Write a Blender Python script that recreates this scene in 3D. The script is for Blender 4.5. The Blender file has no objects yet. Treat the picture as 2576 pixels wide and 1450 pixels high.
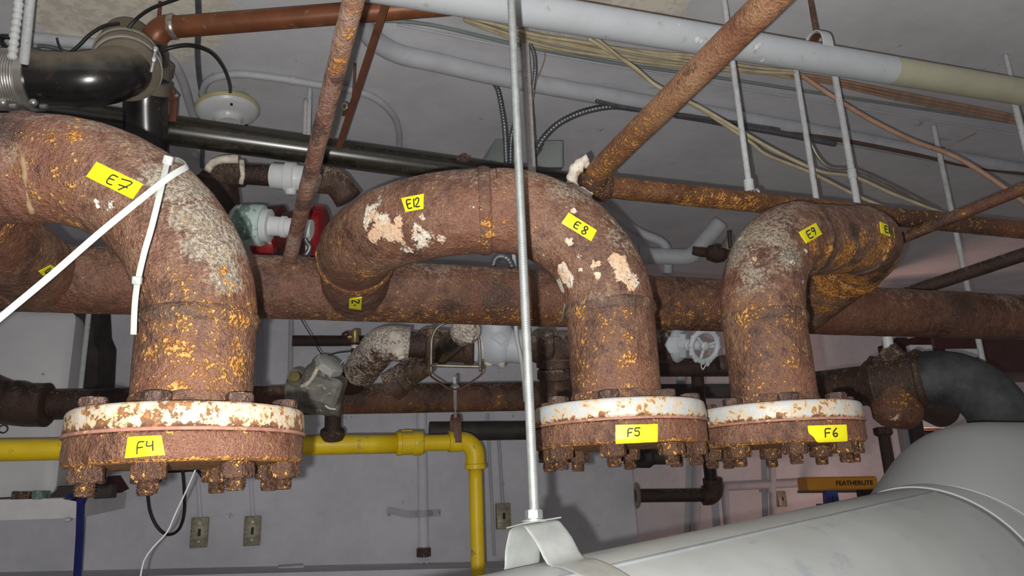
import bpy, math, random
import numpy as np
from mathutils import Vector, Matrix
from mathutils.bvhtree import BVHTree

random.seed(7)
scene = bpy.context.scene
COL = scene.collection

# ------------------------------------------------------------------ camera
W, H, FPX = 2576., 1450., 1860.
PITCH, ROLL = math.radians(15.2), math.radians(2.4)
CAM = np.array((0., 0., 1.65))
_X0 = np.array((1., 0., 0.))
_U0 = np.array((0., -math.sin(PITCH), math.cos(PITCH)))
FWD = np.array((0., math.cos(PITCH), math.sin(PITCH)))
RGT = _X0 * math.cos(ROLL) - _U0 * math.sin(ROLL)
UPV = _U0 * math.cos(ROLL) + _X0 * math.sin(ROLL)
cam_d = bpy.data.cameras.new('camera')
cam_d.sensor_width = 36.0
cam_d.lens = 36.0 * FPX / W
cam_d.clip_start = 0.02
cam = bpy.data.objects.new('camera', cam_d)
COL.objects.link(cam)
cam.matrix_world = Matrix(((RGT[0], UPV[0], -FWD[0], CAM[0]), (RGT[1], UPV[1], -FWD[1], CAM[1]),
                           (RGT[2], UPV[2], -FWD[2], CAM[2]), (0, 0, 0, 1)))
scene.camera = cam

# ------------------------------------------------------------------ world, lights, exposure
scene.view_settings.view_transform = 'Standard'
scene.view_settings.look = 'None'
scene.view_settings.gamma = 1.0
scene.view_settings.use_curve_mapping = False
scene.view_settings.exposure = 0.12
world = bpy.data.worlds.new('room_ambience')
scene.world = world
world.use_nodes = True
world.node_tree.nodes['Background'].inputs['Color'].default_value = (0.150, 0.138, 0.138, 1)
world.node_tree.nodes['Background'].inputs['Strength'].default_value = 1.0


def add_light(name, kind, loc, energy, color, size):
    d = bpy.data.lights.new(name, kind)
    d.energy = energy
    d.color = color
    if kind == 'AREA':
        d.size = size
    else:
        d.shadow_soft_size = size
    o = bpy.data.objects.new(name, d)
    o.location = loc
    COL.objects.link(o)
    return o


FLASH = CAM - 0.021 * RGT - 0.015 * UPV
add_light('phone_flash', 'POINT', FLASH, 58.0, (1.0, 0.975, 0.93), 0.004)


# ------------------------------------------------------------------ pixel <-> space
def ray(px, py):
    return FWD + (px - W / 2) / FPX * RGT + (H / 2 - py) / FPX * UPV


def P(px, py, d):
    return CAM + d * ray(px, py)


def on_plane(px, py, p0, n):
    r = ray(px, py)
    t = np.dot(p0 - CAM, n) / np.dot(r, n)
    return CAM + t * r


# ------------------------------------------------------------------ noise
def _hash(i, j, k, s):
    h = (i * 374761393 + j * 668265263 + k * 2147483647 + s * 974634777) & 0xffffffff
    h = ((h ^ (h >> 13)) * 1274126177) & 0xffffffff
    return ((h ^ (h >> 16)) & 0xffff) / 65535.0


def vnoise(p, s=0):
    f = np.floor(p)
    i = f.astype(np.int64)
    t = p - f
    t = t * t * (3 - 2 * t)
    out = 0
    for a in (0, 1):
        for b in (0, 1):
            for c in (0, 1):
                w = (t[:, 0] if a else 1 - t[:, 0]) * (t[:, 1] if b else 1 - t[:, 1]) * (t[:, 2] if c else 1 - t[:, 2])
                out = out + w * _hash(i[:, 0] + a, i[:, 1] + b, i[:, 2] + c, s)
    return out


def fbm(p, octv=3, s=0):
    o, a, tot = 0, 1.0, 0
    for q in range(octv):
        o = o + a * vnoise(p * 2 ** q, s + q)
        tot += a
        a *= 0.5
    return o / tot - 0.5


# ------------------------------------------------------------------ shapes: (V, F)
def nrm(v):
    v = np.asarray(v, float)
    return v / np.linalg.norm(v)


def frame(t):
    t = nrm(t)
    a = np.array((0, 0, 1.)) if abs(t[2]) < 0.9 else np.array((1., 0, 0))
    u = nrm(np.cross(a, t))
    return u, np.cross(t, u)


def join(*sh):
    V, F, n = [], [], 0
    for v, f in sh:
        V.append(np.asarray(v, float))
        F += [tuple(i + n for i in q) for q in f]
        n += len(v)
    return np.vstack(V), F


def sweep(path, r, n=16, cap=True, rough=None, flat=None, uphint=None, closed=False):
    """tube along path; r scalar or per point; rough=(amp,scale); flat=(a,b) gives a ribbon section."""
    path = np.asarray(path, float)
    N = len(path)
    r = np.broadcast_to(np.asarray(r, float), (N,)).copy()
    T = np.gradient(path, axis=0)
    if closed:
        T = np.roll(path, -1, 0) - np.roll(path, 1, 0)
    T /= np.maximum(np.linalg.norm(T, axis=1), 1e-9)[:, None]
    u, v = frame(T[0])
    if uphint is not None:
        h = np.asarray(uphint, float)
        u = nrm(h - np.dot(h, T[0]) * T[0])
    ang = np.linspace(0, 2 * math.pi, n, endpoint=False)
    V = np.zeros((N, n, 3))
    for i in range(N):
        u = u - np.dot(u, T[i]) * T[i]
        u /= np.linalg.norm(u)
        v = np.cross(T[i], u)
        if flat:
            ring = np.outer(np.sign(np.cos(ang)) * np.abs(np.cos(ang)) ** .4 * flat[0], u) + \
                   np.outer(np.sign(np.sin(ang)) * np.abs(np.sin(ang)) ** .4 * flat[1], v)
        else:
            ring = r[i] * (np.outer(np.cos(ang), u) + np.outer(np.sin(ang), v))
        V[i] = path[i] + ring
    if rough:
        nn = V - path[:, None, :]
        ln = np.linalg.norm(nn, axis=2, keepdims=True)
        nn /= np.maximum(ln, 1e-9)
        d = fbm(V.reshape(-1, 3) * rough[1], 4, 3).reshape(N, n)
        V = V + nn * (d * 2 * rough[0])[:, :, None]
    V = V.reshape(-1, 3)
    F = []
    for i in range(N if closed else N - 1):
        a, b = i * n, ((i + 1) % N) * n
        for j in range(n):
            k = (j + 1) % n
            F.append((a + j, a + k, b + k, b + j))
    if cap and not closed:
        F.append(tuple(range(n - 1, -1, -1)))
        F.append(tuple((N - 1) * n + j for j in range(n)))
    return V, F


def lathe(p0, axis, prof, n=32, rough=None, cap=True):
    p0 = np.asarray(p0, float)
    ax = nrm(axis)
    u, v = frame(ax)
    ang = np.linspace(0, 2 * math.pi, n, endpoint=False)
    circ = np.outer(np.cos(ang), u) + np.outer(np.sin(ang), v)
    V = np.vstack([p0 + t * ax + max(r, 1e-5) * circ for t, r in prof])
    if rough:
        d = fbm(V * rough[1], 4, 11) * 2 * rough[0]
        cc = np.vstack([p0 + t * ax for t, r in prof for _ in range(1)])
        rad = V - np.repeat(cc, n, 0)
        mid = p0 + ax * (prof[0][0] + prof[-1][0]) / 2
        dirn = rad + (V - mid) * 0.15
        V = V + dirn / np.maximum(np.linalg.norm(dirn, axis=1), 1e-9)[:, None] * d[:, None]
    F = []
    for i in range(len(prof) - 1):
        for j in range(n):
            k = (j + 1) % n
            F.append((i * n + j, i * n + k, (i + 1) * n + k, (i + 1) * n + j))
    if cap:
        F.append(tuple(range(n - 1, -1, -1)))
        m = (len(prof) - 1) * n
        F.append(tuple(m + j for j in range(n)))
    return V, F


def rprof(pts, k=4):
    """densify a profile"""
    out = []
    for (a, b), (c, d) in zip(pts[:-1], pts[1:]):
        for q in range(k):
            out.append((a + (c - a) * q / k, b + (d - b) * q / k))
    out.append(pts[-1])
    return out


def box(c, size, ex=None, ey=None, ez=None, bev=0.0):
    """box with bevelled edges, axes ex, ey, ez"""
    ex = nrm(ex) if ex is not None else np.array((1., 0, 0))
    ez = nrm(ez) if ez is not None else np.array((0, 0, 1.))
    ey = nrm(ey) if ey is not None else nrm(np.cross(ez, ex))
    sx, sy, sz = [s / 2 for s in size]
    c = np.asarray(c, float)
    b = min(bev, sx * .9, sy * .9, sz * .9)
    if b <= 0:
        V = [c + x * sx * ex + y * sy * ey + z * sz * ez for x in (-1, 1) for y in (-1, 1) for z in (-1, 1)]
        return np.array(V), [(0, 1, 3, 2), (4, 6, 7, 5), (0, 4, 5, 1), (2, 3, 7, 6), (0, 2, 6, 4), (1, 5, 7, 3)]
    # rounded rectangle section (in ex, ez) extruded along ey with small chamfer
    sec = []
    for cx, cz, a0 in ((1, 1, 0), (-1, 1, 90), (-1, -1, 180), (1, -1, 270)):
        for q in range(4):
            a = math.radians(a0 + 30 * q)
            sec.append((cx * (sx - b) + b * math.cos(a), cz * (sz - b) + b * math.sin(a)))
    n = len(sec)
    V, F = [], []
    lv = [(-sy, b * .6), (-sy + b * .6, 0), (sy - b * .6, 0), (sy, b * .6)]
    for y, ins in lv:
        for x, z in sec:
            V.append(c + (x * (1 - ins / sx)) * ex + y * ey + (z * (1 - ins / sz)) * ez)
    for i in range(3):
        for j in range(n):
            k = (j + 1) % n
            F.append((i * n + j, i * n + k, (i + 1) * n + k, (i + 1) * n + j))
    F.append(tuple(range(n - 1, -1, -1)))
    F.append(tuple(3 * n + j for j in range(n)))
    return np.array(V), F


def prism(poly, thick, nvec):
    """poly: list of 3d points, extruded along nvec by thick"""
    A = np.array(poly, float)
    B = A + nrm(nvec) * thick
    n = len(A)
    F = [tuple(range(n)), tuple(2 * n - 1 - j for j in range(n))]
    for j in range(n):
        k = (j + 1) % n
        F.append((j, n + j, n + k, k))
    return np.vstack([A, B]), F


def hexa(p0, axis, r, h, ch=0.12, rot=0.0, rough=None, n=6, sub=1):
    """hex nut/head with chamfered rims"""
    p0 = np.asarray(p0, float)
    ax = nrm(axis)
    u, v = frame(ax)
    m = n * 6
    pr = [(0, r * .86), (h * ch, r), (h * .35, r), (h * .65, r), (h * (1 - ch), r), (h, r * .86)]
    V = []
    for t, rr in pr:
        for j in range(m):
            a = 2 * math.pi * j / m
            seg = 2 * math.pi / n
            k = math.cos(math.pi / n) / math.cos((a % seg) - math.pi / n)
            k = min(k, 0.985)
            rad = rr * k if rr == r else min(rr, r * k)
            V.append(p0 + t * ax + rad * (math.cos(a + rot) * u + math.sin(a + rot) * v))
    V = np.array(V)
    if rough:
        d = fbm(V * rough[1], 3, 5) * 2 * rough[0]
        mid = p0 + ax * h / 2
        q = V - mid
        V = V + q / np.linalg.norm(q, axis=1)[:, None] * d[:, None]
    F = []
    for i in range(len(pr) - 1):
        for j in range(m):
            k = (j + 1) % m
            F.append((i * m + j, i * m + k, (i + 1) * m + k, (i + 1) * m + j))
    F.append(tuple(range(m - 1, -1, -1)))
    F.append(tuple((len(pr) - 1) * m + j for j in range(m)))
    return V, F


def blob(c, r, n=20, sq=(1, 1, 1), rough=None, ax=None):
    pr = [(-math.cos(math.pi * i / 12), math.sin(math.pi * i / 12)) for i in range(13)]
    V, F = lathe((0, 0, 0), (0, 0, 1), [(t * r, q * r) for t, q in pr], n, cap=False)
    V = V * np.array(sq)
    if ax is not None:
        u, v = frame(ax)
        V = V[:, :1] * u + V[:, 1:2] * v + V[:, 2:] * nrm(ax)
    if rough:
        V = V * (1 + (fbm((V + np.asarray(c)) * rough[1], 3) * 2 * rough[0] / r))[:, None]
    return V + np.asarray(c), F


def cat(pts, step=0.012):
    """Catmull-Rom through points, sampled"""
    p = np.asarray(pts, float)
    if len(p) == 2:
        n = max(2, int(np.linalg.norm(p[1] - p[0]) / max(step, .03)) + 1)
        return np.linspace(p[0], p[1], n)
    q = np.vstack([2 * p[0] - p[1], p, 2 * p[-1] - p[-2]])
    out = []
    for i in range(1, len(q) - 2):
        L = np.linalg.norm(q[i + 1] - q[i])
        n = max(2, int(L / step))
        for k in range(n):
            t = k / n
            out.append(0.5 * (2 * q[i] + (q[i + 1] - q[i - 1]) * t + (2 * q[i - 1] - 5 * q[i] + 4 * q[i + 1] - q[i + 2]) * t * t
                              + (3 * q[i] - q[i - 1] - 3 * q[i + 1] + q[i + 2]) * t ** 3))
    out.append(q[-2])
    return np.array(out)


def route(pts, R, step=0.006):
    """filleted polyline -> list of ('straight'|'elbow', points)"""
    p = [np.asarray(q, float) for q in pts]
    segs, cur = [], p[0]
    for i in range(1, len(p) - 1):
        d1, d2 = nrm(p[i] - p[i - 1]), nrm(p[i + 1] - p[i])
        th = math.acos(max(-1, min(1, np.dot(d1, d2))))
        Ri = R[i - 1] if isinstance(R, (list, tuple)) else R
        tl = Ri * math.tan(th / 2)
        a, b = p[i] - d1 * tl, p[i] + d2 * tl
        if np.dot(a - cur, d1) > 1e-4:
            n = max(2, int(np.linalg.norm(a - cur) / step) + 1)
            segs.append(('straight', np.linspace(cur, a, n)))
        nn = nrm(d2 - np.dot(d2, d1) * d1)
        c = a + nn * Ri
        m = max(6, int(Ri * th / step))
        segs.append(('elbow', np.array([c - nn * Ri * math.cos(th * k / m) + d1 * Ri * math.sin(th * k / m) for k in range(m + 1)])))
        cur = b
    n = max(2, int(np.linalg.norm(p[-1] - cur) / step) + 1)
    segs.append(('straight', np.linspace(cur, p[-1], n)))
    return segs


def route_all(pts, R, step=0.01):
    out = []
    for k, s in route(pts, R, step):
        out.append(s if not out else s[1:])
    return np.vstack(out)


# ------------------------------------------------------------------ objects
BASE = {}


def meta(o, label=None, cat=None, group=None, kind=None):
    if label: o['label'] = label
    if cat: o['category'] = cat
    if group: o['group'] = group
    if kind: o['kind'] = kind
    return o


def thing(name, label, cat, base, group=None):
    o = bpy.data.objects.new(name, None)
    o.empty_display_size = 0.05
    o.location = base
    COL.objects.link(o)
    BASE[o.name] = np.asarray(base, float)
    return meta(o, label, cat, group)


def mesh(name, sh, mat, smooth=35, mask=None, org=None):
    V, F = sh
    V = np.asarray(V, float)
    if org is not None:
        V = V - org
    me = bpy.data.meshes.new(name)
    me.from_pydata(V.tolist(), [], F)
    me.materials.append(mat)
    if smooth:
        me.polygons.foreach_set('use_smooth', [True] * len(me.polygons))
        if smooth < 180:
            me.set_sharp_from_angle(angle=math.radians(smooth))
    if mask is not None:
        at = me.color_attributes.new('mask', 'FLOAT_COLOR', 'POINT')
        at.data.foreach_set('color', np.asarray(mask, np.float32).ravel())
    me.update()
    return me


def part(name, sh, mat, parent, smooth=35, mask=None, label=None, kind=None):
    b = BASE[parent.name]
    o = bpy.data.objects.new(name, mesh(name, sh, mat, smooth, mask, b))
    o.parent = parent
    COL.objects.link(o)
    BASE[o.name] = b
    if label: o['label'] = label
    if kind: o['kind'] = kind
    return o


def solo(name, sh, mat, label, cat, smooth=35, mask=None, group=None, base=None, kind=None):
    V = np.asarray(sh[0])
    if base is None:
        lo, hi = V.min(0), V.max(0)
        base = np.array(((lo[0] + hi[0]) / 2, (lo[1] + hi[1]) / 2, lo[2]))
    o = bpy.data.objects.new(name, mesh(name, sh, mat, smooth, mask, base))
    o.location = base
    COL.objects.link(o)
    BASE[o.name] = np.asarray(base, float)
    return meta(o, label, cat, group, kind)


def struct(name, sh, mat, smooth=0, mask=None):
    o = solo(name, sh, mat, None, None, smooth, mask)
    o['kind'] = 'structure'
    return o


def bvh(*shapes):
    V, F = join(*shapes)
    return BVHTree.FromPolygons([Vector(v) for v in V], F)


def shoot(tree, px, py):
    r = nrm(ray(px, py))
    loc, n, i, d = tree.ray_cast(Vector(CAM), Vector(r))
    if loc is None:
        return None, None
    n = np.array(n)
    if np.dot(n, r) > 0:
        n = -n
    return np.array(loc), n


def paint(sh, blobs, tree=None, base=(0, 0, 0, 0)):
    """mask colours by blobs (px, py, radius_px, channel, amount) put where the view ray meets the shape"""
    V = np.asarray(sh[0])
    M = np.tile(np.array(base, float), (len(V), 1))
    tree = tree or bvh(sh)
    for px, py, rp, ch, am in blobs:
        h, _ = shoot(tree, px, py)
        if h is None:
            continue
        d = np.dot(h - CAM, FWD)
        rad = rp * d / FPX
        q = np.linalg.norm(V - h, axis=1) / rad
        M[:, ch] = np.maximum(M[:, ch], am * np.exp(-(q ** 2) * 1.2))
    return M


# ------------------------------------------------------------------ materials
class NB:
    def __init__(self, name):
        self.m = bpy.data.materials.new(name)
        self.m.use_nodes = True
        self.nt = self.m.node_tree
        self.b = self.nt.nodes['Principled BSDF']

    def put(self, node, key, val):
        s = node.inputs[key]
        if isinstance(val, bpy.types.NodeSocket):
            self.nt.links.new(val, s)
        else:
            if isinstance(val, tuple) and len(val) == 3 and s.type == 'RGBA':
                val = val + (1,)
            s.default_value = val

    def node(self, t, props=None, **inp):
        n = self.nt.nodes.new(t)
        for k, v in (props or {}).items():
            setattr(n, k, v)
        for k, v in inp.items():
            self.put(n, k.replace('_', ' '), v)
        return n

    def coord(self, kind='Object', scale=None):
        o = self.node('ShaderNodeTexCoord').outputs[kind]
        if scale:
            mp = self.node('ShaderNodeMapping')
            self.put(mp, 'Vector', o)
            mp.inputs['Scale'].default_value = scale
            o = mp.outputs[0]
        return o

    def noise(self, co, scale, detail=3, rough=.6, dist=0.):
        n = self.node('ShaderNodeTexNoise', Vector=co, Scale=scale, Detail=detail, Roughness=rough, Distortion=dist)
        return n.outputs['Fac']

    def math(self, op, a, b=None, c=None, clamp=False):
        n = self.nt.nodes.new('ShaderNodeMath')
        n.operation = op
        n.use_clamp = clamp
        for i, x in enumerate((a, b, c)):
            if x is None: continue
            if isinstance(x, bpy.types.NodeSocket):
                self.nt.links.new(x, n.inputs[i])
            else:
                n.inputs[i].default_value = x
        return n.outputs[0]

    def wsum(self, *terms):
        out = None
        for s, w in terms:
            t = self.math('MULTIPLY', s, w) if not isinstance(s, (int, float)) else s * w
            if out is None:
                out = t
            else:
                out = self.math('ADD', out, t)
        return out

    def step(self, v, lo, hi):
        n = self.node('ShaderNodeMapRange', {'interpolation_type': 'SMOOTHSTEP'})
        self.put(n, 'Value', v)
        n.inputs['From Min'].default_value = lo
        n.inputs['From Max'].default_value = hi
        return n.outputs[0]

    def ramp(self, v, stops):
        n = self.nt.nodes.new('ShaderNodeValToRGB')
        self.put(n, 'Fac', v)
        e = n.color_ramp.elements
        while len(e) < len(stops): e.new(0.5)
        for el, (p, c) in zip(e, stops):
            el.position = p
            el.color = tuple(c) + (1,)
        return n.outputs[0]

    def mix(self, f, a, b):
        n = self.nt.nodes.new('ShaderNodeMix')
        n.data_type = 'RGBA'
        for i, x in ((0, f), (6, a), (7, b)):
            if isinstance(x, bpy.types.NodeSocket):
                self.nt.links.new(x, n.inputs[i])
            else:
                n.inputs[i].default_value = (tuple(x) + (1,)) if isinstance(x, (tuple, list)) else x
        return n.outputs[2]

    def bump(self, h, strength=.4, dist=.002):
        n = self.node('ShaderNodeBump', Height=h, Strength=strength, Distance=dist)
        self.put(self.b, 'Normal', n.outputs[0])

    def out(self, color=None, rough=None, metal=None, spec=None, coat=None):
        if color is not None: self.put(self.b, 'Base Color', color)
        if rough is not None: self.put(self.b, 'Roughness', rough)
        if metal is not None: self.put(self.b, 'Metallic', metal)
        if spec is not None: self.put(self.b, 'Specular IOR Level', spec)
        if coat is not None: self.put(self.b, 'Coat Weight', coat)
        return self.m

    def mask(self):
        a = self.node('ShaderNodeAttribute', {'attribute_name': 'mask'})
        s = self.node('ShaderNodeSeparateColor', Color=a.outputs['Color'])
        return s.outputs[0], s.outputs[1], s.outputs[2], a.outputs['Alpha']

    def up(self):
        g = self.node('ShaderNodeNewGeometry')
        return self.node('ShaderNodeSeparateXYZ', Vector=g.outputs['Normal']).outputs[2]


def rust(name, cd=(.060, .028, .018), cm=(.170, .082, .051), cl=(.285, .172, .115), orange=0.0, dust=.25, sc=1.0,
         bump=.7, rough=.52, dustc=(.34, .305, .240), spec=.5):
    b = NB(name)
    co = b.coord()
    n1 = b.noise(co, 13 * sc, 5, .65)
    n2 = b.noise(co, 62 * sc, 5, .72)
    n3 = b.noise(co, 240 * sc, 3, .6)
    n4 = b.noise(co, 520 * sc, 2, .6)
    vo = b.node('ShaderNodeTexVoronoi', {'feature': 'F1'}, Vector=co, Scale=150. * sc).outputs['Distance']
    R, G, B, A = b.mask()
    t = b.wsum((n1, .42), (n2, .38), (n3, .20))
    c = b.ramp(t, [(.40, cd), (.5, cm), (.60, cl)])
    # red-brown versus purple-brown drift
    nn = b.noise(co, 5.5 * sc, 2, .5)
    c = b.mix(b.math('MULTIPLY', b.step(nn, .46, .62), .5), c, (.20, .072, .040))
    # dark scale
    dk = b.step(b.wsum((n2, .7), (n1, .3), (A, .35)), .585, .66)
    c = b.mix(b.math('MULTIPLY', dk, .7), c, (.03, .021, .019))
    # pale dusty film
    up = b.up()
    dv = b.wsum((n2, .62), (n1, .30), (n3, .38), (up, .17), (B, .40), (dust - .25, .5))
    d = b.step(dv, .74, .93)
    c = b.mix(b.math('MULTIPLY', d, .8), c, b.mix(b.step(n3, .42, .6), tuple(x * .55 for x in dustc), tuple(min(1, x * 1.25) for x in dustc)))
    # pale flecks
    fl = b.step(b.wsum((n4, .65), (n2, .35)), .565, .61)
    c = b.mix(b.math('MULTIPLY', fl, .40), c, cl)
    c = b.mix(b.math('MULTIPLY', b.step(n4, .47, .40), .45), c, cd)
    # amber bloom and orange flakes
    c = b.mix(b.math('MULTIPLY', b.step(b.wsum((R, .9), (n2, .5), (n1, .3)), .52, 1.1), .5), c, (.30, .135, .035))
    o = b.step(b.wsum((n2, .46), (n3, .40), (n4, .18), (R, .24), (orange, 1.0), (n1, .12)), .655, .715)
    oc = b.ramp(b.wsum((n3, .7), (n2, .3)), [(.40, (.20, .065, .013)), (.52, (.42, .170, .032)), (.68, (.68, .40, .12))])
    c = b.mix(o, c, oc)
    # plaster / old insulation scabs
    pl = b.step(b.wsum((G, 1.15), (n2, 1.2), (n3, .5)), 1.24, 1.34)
    pc = b.mix(b.step(n1, .44, .58), (.66, .43, .27), (.74, .68, .57))
    pc = b.mix(b.step(n3, .53, .68), pc, (.42, .33, .25))
    c = b.mix(pl, c, pc)
    h = b.wsum((n2, .42), (n3, .60), (n4, .40), (vo, .25), (o, .35), (pl, .5))
    b.bump(h, min(1., bump * 1.25), .0040)
    rg = b.math('ADD', b.wsum((n3, .35), (dk, -.12), (pl, .25), (d, .2)), rough - .17, clamp=True)
    return b.out(c, rg, 0.0, spec)


def plain(name, col, rough=.5, metal=0., var=.12, sc=30., bump=0., spec=.5, coat=None, dirt=None, dirt_amt=.5, dust=None, dr=(.45, .85)):
    b = NB(name)
    co = b.coord()
    n = b.noise(co, sc, 4, .6)
    lo = tuple(x * (1 - var) for x in col)
    hi = tuple(min(1, x * (1 + var)) for x in col)
    c = b.ramp(n, [(.35, lo), (.65, hi)])
    if dirt:
        n2 = b.noise(co, sc * 2.3, 5, .7)
        c = b.mix(b.step(n2, .62 - .14 * dirt_amt, .72 - .14 * dirt_amt), c, dirt)
    if dust:
        up = b.up()
        f = b.step(b.wsum((up, .55), (n, .5)), dr[0], dr[1])
        c = b.mix(b.math('MULTIPLY', f, .75), c, dust)
        rough = b.math('ADD', b.math('MULTIPLY', f, .45), rough, clamp=True)
    if bump:
        b.bump(n, bump, .002)
    return b.out(c, rough, metal, spec, coat)


def painted(name, paint=(.47, .48, .47), stain=(.56, .40, .21), rustc=(.16, .07, .035), amt=0.):
    b = NB(name)
    co = b.coord()
    n1 = b.noise(co, 26, 4, .65)
    n2 = b.noise(co, 120, 4, .7)
    n3 = b.noise(co, 300, 2, .6)
    R, G, B, A = b.mask()
    v = b.wsum((n1, .42), (n2, .48), (n3, .1), (R, .22), (amt, 1.))
    st = b.step(v, .47, .60)
    ch = b.step(v, .575, .605)
    c = b.mix(st, paint, stain)
    rc = b.ramp(n2, [(.38, (.075, .038, .025)), (.55, rustc), (.68, (.40, .17, .05))])
    c = b.mix(ch, c, rc)
    b.bump(b.wsum((n2, .4), (ch, -.35), (n3, .2)), .6, .0022)
    return b.out(c, b.math('ADD', b.math('MULTIPLY', ch, .3), .42), 0., .5)


M = {}
M['rust_e'] = rust('rusted_steel_branch')
M['rust_h'] = rust('rusted_steel_header', cd=(.045, .020, .012), cm=(.135, .060, .036), cl=(.22, .115, .075), orange=-.002, dust=.22)
M['rust_o'] = rust('orange_rusted_steel', cd=(.07, .024, .010), cm=(.19, .075, .030), cl=(.30, .15, .07), orange=.045, dust=.10, bump=.9)
M['rust_nut'] = rust('rust_scale_bolt', cd=(.08, .030, .013), cm=(.20, .085, .038), cl=(.31, .165, .085), orange=.055, dust=.2, sc=1.3, bump=1.0)
M['rust_head'] = rust('rust_bolt_head', cd=(.075, .034, .022), cm=(.16, .082, .055), cl=(.25, .15, .11), orange=-.03, dust=.3, sc=1.3, bump=.7)
M['rust_blind'] = rust('rusted_blind_flange', cd=(.055, .024, .014), cm=(.16, .074, .044), cl=(.26, .15, .10), orange=.005, dust=.1, sc=1.2)
M['rust_strut'] = rust('rusted_strut', cd=(.11, .06, .046), cm=(.28, .17, .13), cl=(.46, .35, .29), orange=-.015, dust=.42, dustc=(.42, .36, .31))
M['rust_bg'] = rust('dark_rusted_pipe', cd=(.028, .013, .009), cm=(.085, .04, .026), cl=(.14, .075, .05), orange=-.05, dust=.22)
M['rust_diag'] = rust('tan_rusted_pipe', cd=(.11, .05, .023), cm=(.27, .13, .068), cl=(.40, .23, .135), orange=.0, dust=.2)
M['rust_fit'] = rust('crusted_fitting', cd=(.07, .032, .02), cm=(.19, .10, .062), cl=(.36, .24, .17), orange=-.02, dust=.38, dustc=(.55, .46, .37))
M['scabby'] = rust('scabbed_fitting', cd=(.16, .07, .035), cm=(.40, .22, .12), cl=(.62, .48, .36), orange=-.03, dust=.85, dustc=(.72, .66, .58), sc=.7)
M['weld'] = rust('weld_metal', cd=(.05, .03, .022), cm=(.12, .065, .043), cl=(.24, .16, .12), orange=.01, dust=.18, rough=.5)
M['weld_o'] = rust('weld_metal_flaking', cd=(.07, .03, .015), cm=(.20, .085, .035), cl=(.33, .19, .10), orange=.06, dust=.1, rough=.5, bump=1.)
M['flange_white'] = painted('chipped_white_paint')
M['flange_white2'] = painted('chipped_white_paint_even', paint=(.44, .47, .48), amt=.0)
M['gasket'] = plain('red_gasket', (.31, .145, .11), .7, var=.25, sc=60, dirt=(.5, .3, .14), dirt_amt=.4)
M['tape'] = plain('yellow_tape', (.74, .67, .010), .45, var=.03, sc=80)
M['ink'] = plain('marker_ink', (.008, .009, .011), .5, var=.1)
M['nylon'] = plain('nylon', (.38, .40, .385), .35, var=.06, spec=.6)
M['zinc'] = plain('zinc_plated_steel', (.47, .50, .49), .36, .75, var=.12, sc=90)
M['white_pipe'] = plain('grey_white_pipe_paint', (.52, .55, .58), .5, var=.05, sc=14, dirt=(.42, .42, .38), dirt_amt=.15, dust=(.33, .30, .25))
M['cream_pipe'] = plain('cream_pipe_paint', (.46, .45, .33), .5, var=.06, sc=14, dust=(.25, .21, .17))
M['paint_grey'] = plain('grey_paint', (.50, .51, .55), .6, var=.07, sc=18)
M['rod_white'] = plain('painted_hanger_rod', (.52, .54, .55), .6, var=.1, sc=60, dirt=(.30, .27, .24), dirt_amt=.35)
M['rod_rusty'] = plain('painted_rod_rusting', (.52, .50, .50), .6, var=.1, sc=60, dirt=(.28, .14, .06), dirt_amt=.3)
M['copper'] = plain('copper_pipe_painted', (.215, .075, .032), .42, .2, var=.22, sc=16, dirt=(.26, .17, .11), dirt_amt=.25, dust=(.17, .165, .14))
M['solder'] = plain('solder_ring', (.45, .42, .38), .3, .7, var=.2)
M['black_gloss'] = plain('black_pipe_varnish', (.020, .017, .011), .30, var=.4, sc=24, dirt=(.045, .036, .020), dirt_amt=.6, spec=1.0, dust=(.045, .04, .03))
M['black_iron'] = plain('black_coated_iron', (.012, .011, .011), .25, var=.3, sc=22, dirt=(.085, .04, .025), dirt_amt=.15, spec=.8, dust=(.24, .20, .135), dr=(.12, .62))
M['rubber'] = plain('dusty_rubber', (.14, .115, .085), .75, var=.2, sc=18, dust=(.30, .26, .20))
M['stainless'] = plain('stainless_band', (.60, .58, .54), .3, .85, var=.1, sc=40, dust=(.30, .26, .18))
M['cable'] = plain('black_cable', (.018, .018, .02), .45, var=.2)
M['cream_cable'] = plain('cream_cable', (.50, .43, .28), .6, var=.15, sc=25)
M['tan_cable'] = plain('tan_cable', (.40, .24, .16), .6, var=.2, sc=25)
M['flex'] = plain('flex_conduit', (.20, .21, .23), .4, .7, var=.2, sc=30)
M['flex_white'] = plain('white_armoured_cable', (.58, .60, .60), .5, var=.08)
M['box_grey'] = plain('grey_green_box_paint', (.22, .25, .24), .6, var=.08, sc=16)
M['porcelain'] = plain('white_porcelain', (.66, .68, .70), .35, var=.04, dirt=(.45, .42, .32), dirt_amt=.05)
M['porcelain_rim'] = plain('yellowed_rim', (.48, .44, .26), .45, var=.1)
M['brown_rod'] = plain('brown_painted_rod', (.13, .048, .026), .6, var=.2, sc=30)
M['yellow'] = plain('yellow_gas_paint', (.88, .62, .012), .42, var=.08, sc=12, dirt=(.36, .30, .08), dirt_amt=.12, dust=(.33, .30, .2))
M['strap_brown'] = plain('brown_hanger_band', (.16, .075, .05), .55, var=.2)
M['wire_steel'] = plain('dull_steel', (.30, .27, .22), .4, .6, var=.2)
M['pvc_white'] = plain('white_pvc', (.66, .69, .70), .4, var=.04)
M['pvc_teal'] = plain('teal_stained_plastic', (.48, .60, .56), .5, var=.1, sc=20, dirt=(.10, .20, .19), dirt_amt=.35)
M['teal_dark'] = plain('green_corroded_brass', (.16, .25, .22), .6, var=.35, sc=30, dirt=(.50, .52, .45), dirt_amt=.5)
M['red_plastic'] = plain('red_enamel', (.26, .012, .014), .3, var=.1)
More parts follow.
